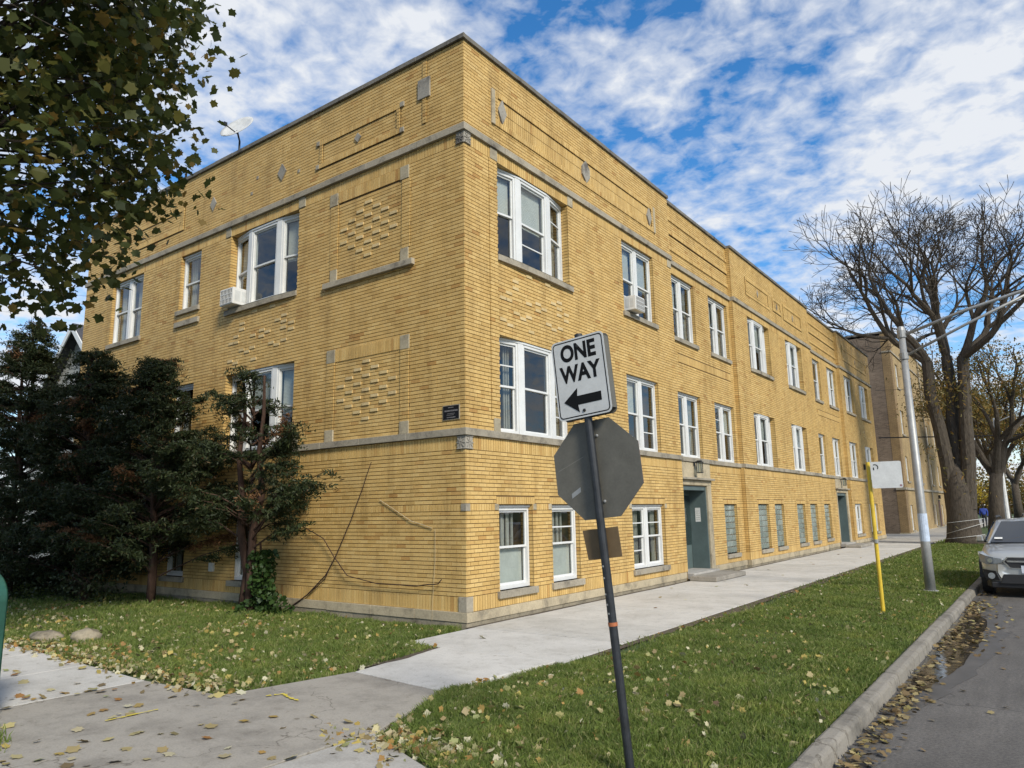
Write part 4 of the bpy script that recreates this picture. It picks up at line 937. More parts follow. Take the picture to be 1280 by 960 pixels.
b.box(0.2145,0.2265,-0.0355,0.0355,OWZ-0.27,OWZ+0.27)
b.obj('sign_bracket', 'sign_grey', sp)
SZ = 2.115; ra = 0.358/math.cos(R(22.5))
oct_ = [(ra*math.cos(R(22.5+45*i)), SZ+ra*math.sin(R(22.5+45*i))) for i in range(8)]
stp = plate(oct_, 0.037, 0.041).obj('octagonal_sign', 'sign_grey', sp, label='dull grey back of an octagonal sign')
b = plate([(x*0.999, SZ+(z-SZ)*0.999) for x, z in oct_], 0.0412, 0.0425); b.obj('front_sheet', plain('red_sheet', (0.40,0.02,0.025), 0.45), stp)
b = MB(); b.hexa([(-0.235,0.0355,SZ-0.19),(-0.155,0.0355,SZ-0.15),(-0.155,0.0368,SZ-0.15),(-0.235,0.0368,SZ-0.19),(-0.235,0.0355,SZ-0.155),(-0.155,0.0355,SZ-0.115),(-0.155,0.0368,SZ-0.115),(-0.235,0.0368,SZ-0.155)]); b.obj('sticker', 'galv', stp)
for z_ in (SZ-0.24, SZ+0.24): b = MB(); b.lathe([(0.011,0),(0.011,-0.009),(0.005,-0.012)], (0.0,0,0), 'Y', 8); o = b.obj('bolt', 'galv', stp); o.location = (0.036, 0.0372, z_)
b = MB(); b.hexa([(-0.33,0.0362,SZ+0.02),(-0.10,0.0362,SZ+0.10),(-0.10,0.0369,SZ+0.10),(-0.33,0.0369,SZ+0.02),(-0.33,0.0362,SZ+0.026),(-0.10,0.0362,SZ+0.106),(-0.10,0.0369,SZ+0.106),(-0.33,0.0369,SZ+0.026)]); b.obj('scratch', plain('scratch_grey', (0.16,0.15,0.125), 0.6), stp)
b = MB(); b.box(-0.012,0.012,0.029,0.037,SZ+0.2,SZ+0.27); b.box(-0.012,0.012,0.029,0.037,SZ-0.27,SZ-0.2); b.obj('sign_bracket', 'galv', sp)
b = MB(); b.hexa([(-0.155,0.033,1.475),(0.120,0.033,1.48),(0.120,0.040,1.48),(-0.155,0.040,1.475),(-0.178,0.033,1.685),(0.113,0.033,1.69),(0.113,0.040,1.69),(-0.178,0.040,1.685)]); b.obj('back_board', 'brown', sp, label='blank brown board tied to the post')

bs = thing('bus_stop_post', 'slim yellow post with a faded white flag sign on the parkway grass', 'sign post', (5.12,4.71,-0.02))
b = MB(); b.tube([(0,0,0),(-0.01,0.03,2.53)], 0.032, 10); b.obj('post', plain('yellow_paint', (0.58,0.40,0.03), 0.5, var=0.12), bs)
fl = plate([(x+0.275, z+2.30) for x, z in rrect(0.47,0.45,0.03)], -0.036, -0.032).obj('flag_sign', plain('faded_white', (0.68,0.68,0.66), 0.5, var=0.07, scale=6), bs)
b = MB()
arc = [(0.055*math.cos(R(a)), 0.055*math.sin(R(a))) for a in range(120,-60,-20)]
for p_, q_ in zip(arc[:-1], arc[1:]): b.add([(0.105+p_[0]*0.72,-0.0375,2.43+p_[1]*0.72),(0.105+p_[0],-0.0375,2.43+p_[1]),(0.105+q_[0],-0.0375,2.43+q_[1]),(0.105+q_[0]*0.72,-0.0375,2.43+q_[1]*0.72)],[(0,1,2,3)])
b.box(0.075,0.092,-0.0378,-0.0365,2.385,2.43); b.obj('mark', 'sign_black', fl)
b = MB(); b.box(0.46,0.495,-0.0378,-0.0365,2.10,2.13); b.obj('stain', plain('faded_red', (0.30,0.16,0.18), 0.6), fl)
b = MB(); b.lathe([(0.04,1.16),(0.04,1.22)], n=10); b.obj('clamp', 'galv', bs)

lp = thing('street_lamp', 'galvanised steel street lamp pole with twin arms reaching over the road', 'street lamp', (5.38,8.43,-0.03))
b = MB(); b.tube([(0,0,0),(0,0,1.0),(0,0,5.62)], [0.100,0.092,0.066], 16); pl = b.obj('pole', 'galv', lp, smooth=True)
b = MB(); b.lathe([(0.15,0),(0.15,0.05),(0.125,0.07)], n=16); b.obj('base', 'galv', lp)
b = MB(); b.tube([(0.05,0,5.46),(1.2,0,5.80),(2.6,0,6.10),(3.4,0,6.15)], 0.034, 10); b.obj('arm', 'galv', lp, smooth=True)
b = MB(); b.tube([(0.05,0,5.00),(1.2,0,5.50),(2.6,0,6.06)], 0.030, 10); b.obj('arm', 'galv', lp, smooth=True)
b = MB(); b.lathe([(0.085,5.40),(0.088,5.42),(0.088,5.56),(0.07,5.64),(0.03,5.66)], n=14); b.obj('clamp', 'galv', lp); b = MB(); b.lathe([(0.092,4.92),(0.092,5.06)], n=14); b.obj('clamp', 'galv', lp)
b = MB(); b.add([(3.35,-0.14,6.12),(3.9,-0.11,6.12),(3.9,0.11,6.12),(3.35,0.14,6.12),(3.4,-0.09,6.24),(3.85,-0.07,6.22),(3.85,0.07,6.22),(3.4,0.09,6.24)],[(0,3,2,1),(4,5,6,7),(0,1,5,4),(1,2,6,5),(2,3,7,6),(3,0,4,7)]); b.obj('lamp_head', 'galv', lp, bevel=0.02)
b = MB(); b.tube([(0,0,1.05),(0,0,1.62)], [0.0945,0.091], 16); b.obj('paper_notice', 'blue_paper', lp)
lp2 = thing('street_lamp', 'thin white lamp pole far down the parkway behind the big tree', 'street lamp', (5.3,45,-0.03))
b = MB(); b.tube([(0,0,0),(0,0,7.1)], [0.14,0.10], 10); b.obj('pole', plain('white_pole', (0.6,0.6,0.58), 0.5), lp2)
b = MB(); b.tube([(0,0,6.8),(1.5,0,7.4),(3.0,0,7.6)], 0.04, 6); b.obj('arm', 'galv', lp2)
wr = MB(); wr.tube([(-0.5,40,5.9),(6,40,5.55),(14,40,5.9)], 0.035, 5); tag(wr.obj('overhead_cable', 'black_iron'), 'black overhead cable slung across the street before the alley', 'cable')
wr = MB(); wr.tube([(-0.5,40.5,8.9),(6,40.5,8.5),(14,40.5,8.9)], 0.014, 4); tag(wr.obj('overhead_cable', 'black_iron'), 'thin upper overhead wire across the street before the alley', 'cable')

mbx = thing('mail_storage_box', 'dark green metal mail box with rounded top beside the old walk', 'mail box', (-0.60,-6.54,-0.01), (0,0,R(8)))
MT['green'] = plain('green_box_paint', (0.018,0.075,0.050), 0.4, var=0.15, scale=5)
prof = [(-0.3,0.08),(0.3,0.08),(0.3,1.04)]+[(0.3*math.cos(R(a)), 1.04+0.26*math.sin(R(a))) for a in range(10,180,10)]+[(-0.3,1.04)]
plate(prof, -0.26, 0.26).obj('shell', 'green', mbx, bevel=0.012)
for s in (-0.264, 0.264):
    ring([(x*0.99, 0.67+(z-0.67)*0.99) for x, z in prof], [(x*0.88, 0.67+(z-0.67)*0.92) for x, z in prof], s).obj('rim', 'green', mbx)
for x in (-0.24, 0.24):
    for y in (-0.2, 0.2): b = MB(); b.box(x-0.03,x+0.03,y-0.03,y+0.03,0,0.079); b.obj('leg', 'green', mbx)
b = MB(); b.box(-0.2,0.2,-0.272,-0.265,0.25,0.95); b.obj('door', 'green', mbx, bevel=0.004)
def rock(loc, s, label):
    import bmesh
    bm = bmesh.new(); bmesh.ops.create_icosphere(bm, subdivisions=3, radius=1)
    for v in bm.verts: k = 1+0.28*mnoise.noise(v.co*1.7+Vector(loc)); v.co = Vector((v.co.x*s[0]*k, v.co.y*s[1]*k, v.co.z*s[2]*k))
    me = bpy.data.meshes.new('rock'); bm.to_mesh(me); bm.free(); o = mkobj('rock', me, 'rubble', smooth=True); o.location = loc; tag(o, label, 'rock')
rock((-4.86,-4.08,0.02), (0.32,0.2,0.10), 'flat pale rock at the lawn edge beside the white walk, broken and light'); rock((-4.3,-3.75,0.03), (0.24,0.2,0.12), 'rounded mossy grey rock on the lawn behind the flat pale rock')
MT['spray'] = plain('yellow_spray_paint', (0.60,0.48,0.05), 0.7, var=0.15, scale=30)
def mark(pts, w_, label):
    b = MB()
    fine = [Vector(p_).lerp(Vector(q_), k_/7) for p_, q_ in zip(pts[:-1], pts[1:]) for k_ in range(7)]+[Vector(pts[-1])]
    fine = [v+Vector((random.gauss(0,0.004), random.gauss(0,0.004))) for v in fine]; w0_ = w_
    for p, q in zip(fine[:-1], fine[1:]):
        w_ = w0_*random.uniform(0.45,1.1)
        if random.random() < 0.12: continue
        d = (q-p).normalized(); n_ = Vector((-d.y, d.x))*w_/2
        a = [p+n_, p-n_, q-n_, q+n_]; b.add([(v.x, v.y, 0.009) for v in a], [(0,1,2,3)])
    tag(b.obj('paint_mark', 'spray'), label, 'paint mark')
mark([(0.66,-5.75),(0.672,-5.52),(0.685,-5.28)], 0.035, 'straight yellow sprayed line on the old grey walk')
mark([(1.11,-4.42),(1.20,-4.27),(1.34,-4.33),(1.54,-4.36)], 0.04, 'bent yellow sprayed arrow on the grey walk near the lawn corner')
# ------------------------------------------------------------------ cars
def make_car(loc, label, col, group=None, name='parked_car'):
    c = thing(name, label, 'car', loc, group=group)
    m, t, b_ = newmat('car_paint'); b_.inputs['Base Color'].default_value = (*col, 1); b_.inputs['Metallic'].default_value = 0.55; b_.inputs['Roughness'].default_value = 0.32
    b_.inputs['Coat Weight'].default_value = 0.7; b_.inputs['Coat Roughness'].default_value = 0.06
    glass = plain('car_glass', (0.012,0.016,0.022), 0.06, var=0.02, spec=0.9); black = plain('black_plastic', (0.018,0.018,0.019), 0.6, var=0.15); chrome = plain('chrome', (0.7,0.7,0.7), 0.15, 1.0, var=0.02)
    lens = plain('lamp_lens', (0.20,0.22,0.23), 0.08, var=0.15, scale=20, spec=0.9); tyre = plain('tyre_rubber', (0.015,0.015,0.015), 0.85, var=0.1); alloy = plain('alloy', (0.33,0.33,0.34), 0.35, 0.8)
    #        y    zlow  wl    zmid wm    zb    wb    zt    wt
    ST = [(0.00,0.30,0.50,0.50,0.56,0.70,0.55,0.76,0.45),(0.05,0.26,0.62,0.50,0.70,0.74,0.68,0.83,0.56),(0.16,0.24,0.74,0.52,0.82,0.80,0.79,0.90,0.64),(0.34,0.24,0.80,0.55,0.875,0.86,0.85,0.96,0.68),(0.75,0.24,0.84,0.58,0.905,0.93,0.875,1.015,0.70),(1.20,0.24,0.85,0.60,0.905,0.99,0.88,1.06,0.72),(1.7,0.24,0.86,0.60,0.905,1.01,0.88,1.07,0.75),(2.6,0.24,0.86,0.60,0.91,1.03,0.88,1.09,0.75),(3.5,0.24,0.85,0.62,0.905,1.06,0.87,1.11,0.75),(4.1,0.26,0.80,0.64,0.86,1.06,0.83,1.11,0.72),(4.36,0.30,0.74,0.66,0.79,1.02,0.76,1.07,0.66),(4.45,0.34,0.66,0.66,0.70,0.95,0.68,1.00,0.60)]
    b = MB(); k = 13
    for (y, zl, wl, zm, wm, zb, wb, zt, wt) in ST:
        half = [(wl*0.85,zl),(wl,zl+0.06),(wm,zm),(wb,zb),(wt,zt-0.012),(wt*0.5,zt)]
        sec = [(-x,z) for x, z in half]+[(0,zt+0.006)]+[(x,z) for x, z in half[::-1]]
        b.v += [(x,y,z) for x, z in sec]
    for i in range(len(ST)-1):
        for j in range(k-1): a = i*k+j; b.f.append((a,a+1,a+k+1,a+k))
        b.f.append((i*k+k-1,i*k,i*k+k,i*k+2*k-1))
    b.f.append(tuple(range(k))); b.f.append(tuple(range(len(ST)*k-1,(len(ST)-1)*k-1,-1)))
    body = b.obj('body', m, c, smooth=True); ss = body.modifiers.new('s','SUBSURF'); ss.levels = 2; ss.render_levels = 2
    base_ = [(1.12,0.74,1.04),(1.5,0.80,1.06),(2.6,0.81,1.08),(3.6,0.80,1.10),(4.28,0.70,1.08)]; topr = [(1.98,0.53,1.50),(2.25,0.60,1.545),(2.9,0.61,1.555),(3.5,0.60,1.53),(3.98,0.53,1.47)]
    b = MB(); kk = 7
    for (y, w_, z), (y2, w2, z2) in zip(base_, topr):
        b.v += [(-w_,y,z),(-(w_*0.42+w2*0.58)-0.012,(y*0.42+y2*0.58),(z*0.42+z2*0.58)),(-w2,y2,z2-0.03),(0,y2-0.01,z2+0.018),(w2,y2,z2-0.03),((w_*0.42+w2*0.58)+0.012,(y*0.42+y2*0.58),(z*0.42+z2*0.58)),(w_,y,z)]
    for i in range(4):
        for j in range(kk-1): a = i*kk+j; b.f.append((a,a+1,a+kk+1,a+kk))
    b.f += [(0,6,5,1),(1,5,4,2),(2,4,3)]; k4 = 4*kk; b.f += [(k4+1,k4+5,k4+6,k4),(k4+2,k4+4,k4+5,k4+1),(k4+3,k4+4,k4+2)]
    cb = b.obj('cabin', m, c, smooth=False)
    def lerp3(p, q, s): return tuple(p[i]+(q[i]-p[i])*s for i in range(3))
    bl, br, tl, tr = (-0.74,1.12,1.04),(0.74,1.12,1.04),(-0.53,1.98,1.47),(0.53,1.98,1.47)
    def pane(q, nrm, name): b = MB(); off = Vector(nrm).normalized()*0.03; v = [tuple(Vector(p)+off) for p in q]; v2 = [tuple(Vector(p)-off*0.3) for p in q]; b.add(v+v2,[(0,1,2,3),(0,4,5,1),(1,5,6,2),(2,6,7,3),(3,7,4,0)]); return b.obj(name, glass, c)
    pane([lerp3(lerp3(bl,br,0.03),lerp3(tl,tr,0.03),0.0),lerp3(lerp3(bl,br,0.97),lerp3(tl,tr,0.97),0.0),lerp3(lerp3(bl,br,0.96),lerp3(tl,tr,0.96),1.0),lerp3(lerp3(bl,br,0.04),lerp3(tl,tr,0.04),1.0)], (0,-0.43,0.86), 'windscreen')
    for s in (-1, 1):
        pane([(s*0.80,1.62,1.09),(s*0.81,2.62,1.11),(s*0.625,2.62,1.49),(s*0.625,2.22,1.48)], (s*0.9,0,0.42), 'side_window')
        pane([(s*0.81,2.70,1.12),(s*0.80,3.75,1.14),(s*0.62,3.72,1.46),(s*0.625,2.70,1.49)], (s*0.9,0,0.42), 'side_window')
        # headlamp wraps the corner
        b = MB(); z0, z1 = 0.66, 0.82
        P_ = [(0.47,-0.005,0.70,0.775),(0.62,0.025,0.665,0.80),(0.765,0.095,0.66,0.835),(0.868,0.25,0.70,0.875),(0.903,0.45,0.80,0.895)]
        b.v = [(s*x,y-0.012,z) for x, y, za, zb_ in P_ for z in (za, zb_)]+[(s*x*0.9,y+0.10,z) for x, y, za, zb_ in P_ for z in (za, zb_)]
        b.f = [(2*i,2*i+2,2*i+3,2*i+1) for i in range(4)]+[(2*i,2*i+10,2*i+12,2*i+2) for i in range(4)]+[(2*i+1,2*i+3,2*i+13,2*i+11) for i in range(4)]+[(0,1,11,10)]
        hl = b.obj('headlight', lens, c, smooth=False)
        b = MB(); b.lathe([(0.045,-0.02),(0.045,0.0)], (s*0.68,0.035,0.735), 'Y', 12); b.obj('bulb', chrome, hl)
        b = MB(); b.lathe([(0.062,-0.02),(0.062,0.04)], (s*0.68,0.025,0.43), 'Y', 14); fg = b.obj('fog_lamp', lens, c)
        b = MB(); b.hexa([(s*0.54,0.0,0.34),(s*0.79,0.09,0.34),(s*0.79,0.2,0.34),(s*0.54,0.2,0.34),(s*0.60,0.0,0.53),(s*0.83,0.12,0.55),(s*0.83,0.25,0.55),(s*0.60,0.2,0.53)]); b.obj('fog_lamp_surround', black, c, bevel=0.01)
        b = MB(); b.hexa([(s*0.84,1.52,1.05),(s*1.00,1.56,1.05),(s*1.00,1.66,1.05),(s*0.84,1.66,1.05),(s*0.86,1.52,1.19),(s*0.99,1.56,1.18),(s*0.99,1.66,1.18),(s*0.86,1.66,1.19)]); mi = b.obj('mirror', m, c, bevel=0.03)
        b = MB(); b.tube([(s*0.80,1.62,1.06),(s*0.92,1.60,1.09)], 0.025, 6); b.obj('mirror_arm', black, mi)
        b = MB(); b.tube([(s*0.58,2.1,1.57),(s*0.60,2.2,1.60),(s*0.60,3.6,1.60),(s*0.57,3.75,1.55)], 0.02, 6); b.obj('roof_rail', black, c)
        for y in (0.86, 3.50):
            b = MB(); b.lathe([(0.30,-0.11),(0.34,-0.10),(0.345,0.0),(0.34,0.10),(0.30,0.11)], (s*0.80,y,0.345), 'X', 28); wh = b.obj('wheel', tyre, c, smooth=True)
            b = MB(); b.lathe([(0.225,0.0),(0.215,s*0.004),(0.05,s*0.02)], (s*0.905,y,0.345), 'X', 20); b.obj('rim', alloy, wh)
            b = MB()
            for i in range(13):
                a = math.pi*i/12; a2 = math.pi*(i+1)/12
                if i < 12: b.hexa([(s*0.70,y+0.38*math.cos(a),0.36+0.38*math.sin(a)),(s*0.915,y+0.38*math.cos(a),0.36+0.38*math.sin(a)),(s*0.915,y+0.38*math.cos(a2),0.36+0.38*math.sin(a2)),(s*0.70,y+0.38*math.cos(a2),0.36+0.38*math.sin(a2)),(s*0.70,y+0.44*math.cos(a),0.36+0.44*math.sin(a)),(s*0.915,y+0.44*math.cos(a),0.36+0.44*math.sin(a)),(s*0.915,y+0.44*math.cos(a2),0.36+0.44*math.sin(a2)),(s*0.70,y+0.44*math.cos(a2),0.36+0.44*math.sin(a2))])
            b.obj('wheel_arch', black, c)
            b = MB(); b.lathe([(0.375,0),(0.375,0.17)], (s*0.905-(0.17 if s > 0 else 0),y,0.36), 'X', 24); b.obj('wheel_well', black, c)
        b = MB(); b.box(s*0.86-0.03,s*0.86+0.045,1.25,3.1,0.25,0.38); b.obj('sill_cladding', black, c, bevel=0.02)
    b = MB(); g = [(-0.36,0.80),(0.36,0.80),(0.43,0.72),(0.33,0.60),(-0.33,0.60),(-0.43,0.72)]
    gr = plate(g, -0.018, 0.10).obj('grille', black, c)
    ring([(x*1.07,0.70+(z-0.70)*1.14) for x, z in g], g, -0.020).obj('chrome_surround', chrome, gr)
    b = MB(); b.hexa([(-0.37,-0.034,0.71),(0.37,-0.034,0.71),(0.37,-0.01,0.71),(-0.37,-0.01,0.71),(-0.40,-0.034,0.745),(0.40,-0.034,0.745),(0.40,-0.01,0.745),(-0.40,-0.01,0.745)]); b.obj('grille_bar', chrome, gr)
    b = MB(); b.lathe([(0.075,-0.02),(0.06,0.0)], (0,-0.035,0.728), 'Y', 18); b.v = [(x*1.25,y,0.728+(z-0.728)*0.75) for x, y, z in b.v]; b.obj('badge', chrome, gr)
    b = MB(); b.hexa([(-0.55,-0.012,0.28),(0.55,-0.012,0.28),(0.55,0.12,0.28),(-0.55,0.12,0.28),(-0.46,-0.015,0.47),(0.46,-0.015,0.47),(0.46,0.1,0.47),(-0.46,0.1,0.47)]); b.obj('lower_intake', black, c, bevel=0.01)
    b = MB(); b.hexa([(-0.70,0.03,0.19),(0.70,0.03,0.19),(0.80,0.4,0.19),(-0.80,0.4,0.19),(-0.70,0.015,0.31),(0.70,0.015,0.31),(0.80,0.4,0.31),(-0.80,0.4,0.31)]); b.obj('bumper_skirt', black, c, bevel=0.02)
    b = MB(); b.box(-0.155,0.155,-0.03,-0.018,0.50,0.65); pt = b.obj('number_plate', plain('plate_white', (0.55,0.58,0.64), 0.5, var=0.1, scale=20), c)
    b = MB(); b.box(-0.62,0.62,1.02,1.10,1.035,1.05); b.obj('cowl', black, c)
    b = MB(); b.tube([(-0.6,1.12,1.065),(-0.05,1.36,1.19)], 0.010, 5); b.tube([(0.05,1.10,1.07),(0.6,1.30,1.17)], 0.010, 5); b.obj('wiper', black, c)
    b = MB(); b.add([(-0.62,1.205,1.105),(-0.47,1.205,1.105),(-0.47,1.275,1.14),(-0.62,1.275,1.14)],[(0,1,2,3)]); o = b.obj('sticker', 'paper', c); o.location = (0,-0.012,0.026)
    return c
make_car((7.10,9.20,-0.128), 'silver crossover parked at the kerb just past the galvanised lamp pole', (0.42,0.43,0.42))
make_car((7.25,24.5,-0.128), 'dark blue car parked farther back behind the silver crossover', (0.06,0.08,0.11))

# ------------------------------------------------------------------ walker
pn = thing('person', 'person in a blue jacket and dark trousers walking away on the far sidewalk', 'person', (3.28,57.5,-0.01))
def skin(name, verts, edges, radii, mt, parent):
    me = bpy.data.meshes.new(name); me.from_pydata(verts, edges, []); me.update(); me.materials.append(mt)
    o = bpy.data.objects.new(name, me); COL.objects.link(o); o.parent = parent
    md = o.modifiers.new('skin', 'SKIN'); md.use_smooth_shade = True
    for i, r_ in enumerate(radii): o.data.skin_vertices[0].data[i].radius = (r_, r_)
    o.data.skin_vertices[0].data[0].use_root = True
    sb = o.modifiers.new('s', 'SUBSURF'); sb.levels = 1; sb.render_levels = 2; return o
dk = plain('dark_trousers', (0.02,0.022,0.03), 0.9); blu = plain('blue_jacket', (0.02,0.05,0.28), 0.7); skn = plain('skin', (0.35,0.22,0.16), 0.6)
V = [(0,0,0.95),(0,0,1.15),(0,0,1.40),(0,0,1.50),(0,0,1.62),(0,0.02,1.72),(-0.20,0,1.40),(-0.25,-0.03,1.12),(-0.24,0.10,0.88),(-0.24,0.13,0.80),(0.20,0,1.40),(0.25,0.03,1.12),(0.24,-0.06,0.88),(0.24,-0.08,0.80),(-0.10,0,0.88),(-0.11,0.12,0.48),(-0.11,0.06,0.08),(-0.11,0.20,0.04),(0.10,0,0.88),(0.11,-0.02,0.48),(0.11,-0.24,0.13),(0.11,-0.16,0.03)]
Ed = [(0,1),(1,2),(2,3),(3,4),(4,5),(2,6),(6,7),(7,8),(8,9),(2,10),(10,11),(11,12),(12,13),(0,14),(14,15),(15,16),(16,17),(0,18),(18,19),(19,20),(20,21)]
Rd = [0.13,0.13,0.15,0.055,0.095,0.075,0.06,0.045,0.035,0.03,0.06,0.045,0.035,0.03,0.09,0.06,0.045,0.04,0.09,0.06,0.045,0.04]
bd = skin('body', V, Ed, Rd, dk, pn)
skin('jacket', V[:4]+V[6:9]+V[10:13], [(0,1),(1,2),(2,3),(2,4),(4,5),(5,6),(2,7),(7,8),(8,9)], [0.175,0.165,0.185,0.075,0.085,0.065,0.055,0.085,0.065,0.055], blu, pn)
import bmesh
bm = bmesh.new(); bmesh.ops.create_icosphere(bm, subdivisions=2, radius=0.105); bmesh.ops.scale(bm, vec=(0.9,1.0,1.2), verts=bm.verts); me = bpy.data.meshes.new('hair'); bm.to_mesh(me); bm.free()
o = mkobj('hair', me, plain('dark_hair', (0.02,0.015,0.012), 0.8), pn, smooth=True); o.location = (0,-0.01,1.68)

# ------------------------------------------------------------------ vegetation helpers
def unit(v): return v/np.maximum(np.linalg.norm(v, axis=-1, keepdims=True), 1e-9)
def cards(P, shape, size, up_bias=0.0, droop=0.0, nrm=None, curl=0.0):
    """instances of a flat outline (K,2), one polygon each, at P (N,3)"""
    n = len(P); K = len(shape)
    nm = rng.normal(size=(n, 3)) if nrm is None else nrm+rng.normal(size=(n, 3))*0.35
    nm[:, 2] += up_bias; nm = unit(nm)
    rf = rng.normal(size=(n, 3)); rf[:, 2] -= droop
    v = unit(rf-nm*np.sum(rf*nm, 1, keepdims=True)); u = np.cross(v, nm)
    s = (size*(rng.uniform(0.6, 1.35, n)))[:, None, None]
    sh = np.asarray(shape)[None]
    V = P[:, None]+s*(u[:, None]*sh[..., :1]+v[:, None]*sh[..., 1:2])
    if curl: V = V+s*nm[:, None]*(curl*rng.normal(size=(n,1,1))*(sh[..., :1]**2+0.6*sh[..., 1:2]**2))
    return V.reshape(-1, 3), np.arange(n*K).reshape(n, K)
LEAF = np.array([(0,-0.55),(0.16,-0.32),(0.45,-0.30),(0.42,-0.08),(0.58,0.16),(0.36,0.21),(0.23,0.36),(0,0.60),(-0.23,0.36),(-0.36,0.21),(-0.58,0.16),(-0.42,-0.08),(-0.45,-0.30),(-0.16,-0.32)])
OVAL = np.array([(0,-0.5),(0.22,-0.15),(0.2,0.2),(0,0.5),(-0.2,0.2),(-0.22,-0.15)])
NEED = np.array([(-0.10,-0.5),(0.10,-0.5),(0.14,0.1),(0,0.5),(-0.14,0.1)])
def grow(b, p, d, L_, r, lev, spec, tips, rnd):
    """recursive limb; spec: dict(kids, ang, ratio, up, wob, minr)"""
    n = 4 if lev < 3 else 3
    pts = [p.copy()]; rad = [r]; dd = d.copy(); r1 = max(r*spec['taper'], spec['minr'])
    for i in range(n):
        dd = (dd+Vector((rnd.gauss(0,1),rnd.gauss(0,1),rnd.gauss(0,1)))*spec['wob']+Vector((0,0,spec['up'][min(lev, len(spec['up'])-1)]))).normalized()
        pts.append(pts[-1]+dd*(L_/n)); rad.append(r+(r1-r)*(i+1)/n)
    b.tube(pts, rad, 10 if r > 0.2 else (7 if r > 0.07 else (5 if r > 0.03 else 3)), cap=False)
    if lev >= spec['levels']: tips.append(pts[-1]); tips.append(pts[-2]); return
    k = spec['kids'][min(lev, len(spec['kids'])-1)]; ph = rnd.uniform(0, 6.28)
    for i in range(k):
        an = spec['ang'][min(lev, len(spec['ang'])-1)]*rnd.uniform(0.65, 1.3)
        if i == 0 and k > 1: an *= 0.45
        o_ = dd.orthogonal().normalized(); o_.rotate(__import__('mathutils').Quaternion(dd, ph+6.283*i/k+rnd.uniform(-0.5,0.5)))
        nd = (dd*math.cos(an)+o_*math.sin(an)).normalized()
        start = pts[-1] if i == 0 or lev < 1 else pts[-1].lerp(pts[-2], rnd.uniform(0, 0.9))
        grow(b, start, nd, L_*spec['ratio']*rnd.uniform(0.8,1.2), r1*(0.92 if i == 0 else 0.72), lev+1, spec, tips, rnd)

# ------------------------------------------------------------------ bare tree on the parkway
lt = thing('bare_tree', 'big bare spreading tree with forked trunk on the parkway down the street', 'tree', (4.2,30.3,-0.02))
rnd = random.Random(11); b = MB()
b.tube([(0,0,-0.1),(0,0,0.35),(0,0,1.2),(0,0,2.4),(0,0.05,3.2),(0,0.05,3.7)], [0.90,0.72,0.62,0.58,0.44,0.10], 16)
tr_ = b.obj('trunk', 'bark', lt, smooth=True)
b = MB(); tips = []
stems = [((-0.28,0,1.6),(-0.46,-0.2,5.4),(-0.62,-0.3,8.5),0.28),((0.06,0.1,1.8),(0.05,0.25,5.6),(0.12,0.4,8.8),0.27),((0.30,-0.1,1.6),(0.62,-0.1,5.6),(0.80,0.1,8.6),0.28)]
spec = dict(levels=7, kids=[3,3,3,2,3,3,3], ang=[0.7,0.62,0.62,0.6,0.65,0.7,0.75], ratio=0.75, up=[0.02,0.03,0.04,0.04,0.03,0.03,0.02], wob=0.13, minr=0.0125, taper=0.72)
limb_dirs = [[(-1.0,-0.55,0.95),(-0.75,0.7,1.0),(-0.5,-0.3,1.3)],[(-0.25,-0.7,1.2),(0.1,0.9,1.0),(0.1,-0.1,1.2)],[(1.0,-0.5,0.6),(0.9,0.7,0.7),(0.6,-0.2,1.1)]]
for (p0, p1, p2, r_), dirs in zip(stems, limb_dirs):
    p0, p1, p2 = map(Vector, (p0, p1, p2)); mid = p0.lerp(p1, 0.5)+Vector((0.05,0.05,0))
    b.tube([p0, mid, p1, p1.lerp(p2, 0.5)+Vector((rnd.gauss(0,0.1),0,0)), p2], [r_*1.2, r_*1.1, r_, r_*0.92, r_*0.85], 10)
    for q, dv_ in enumerate(dirs):
        st_ = p2
        grow(b, st_-Vector(dv_).normalized()*0.1, Vector(dv_).normalized(), 2.35, r_*0.66, 1, spec, tips, rnd)
b.obj('crown', 'bark', lt)
P = np.array([(random.gauss(0,0.85), random.gauss(0,0.7), random.gauss(7.1,0.8)) for _ in range(900)]); P = np.concatenate([P, np.array([(random.gauss(-0.9,0.35), random.gauss(-0.4,0.3), 4.6-abs(random.gauss(0,0.35))) for _ in range(60)]), np.array([(random.gauss(0.3,0.6), random.gauss(-0.6,0.25), random.gauss(3.0,0.8)) for _ in range(60)])])
V_, F_ = cards(P, NEED, 0.17, droop=1.0); mkobj('clinging_foliage', npmesh('clinging_foliage', V_, F_), 'olive_leaf', lt, kind='stuff')
b = MB()
for z, dz in ((1.05,0.1),(0.7,0.25),(0.35,0.1)): b.tube([(0.80*math.cos(a), 0.80*math.sin(a), z+dz*math.cos(a)) for a in [i*0.3491 for i in range(19)]], 0.009, 4, cap=False)
b.obj('twine', 'paper', lt)

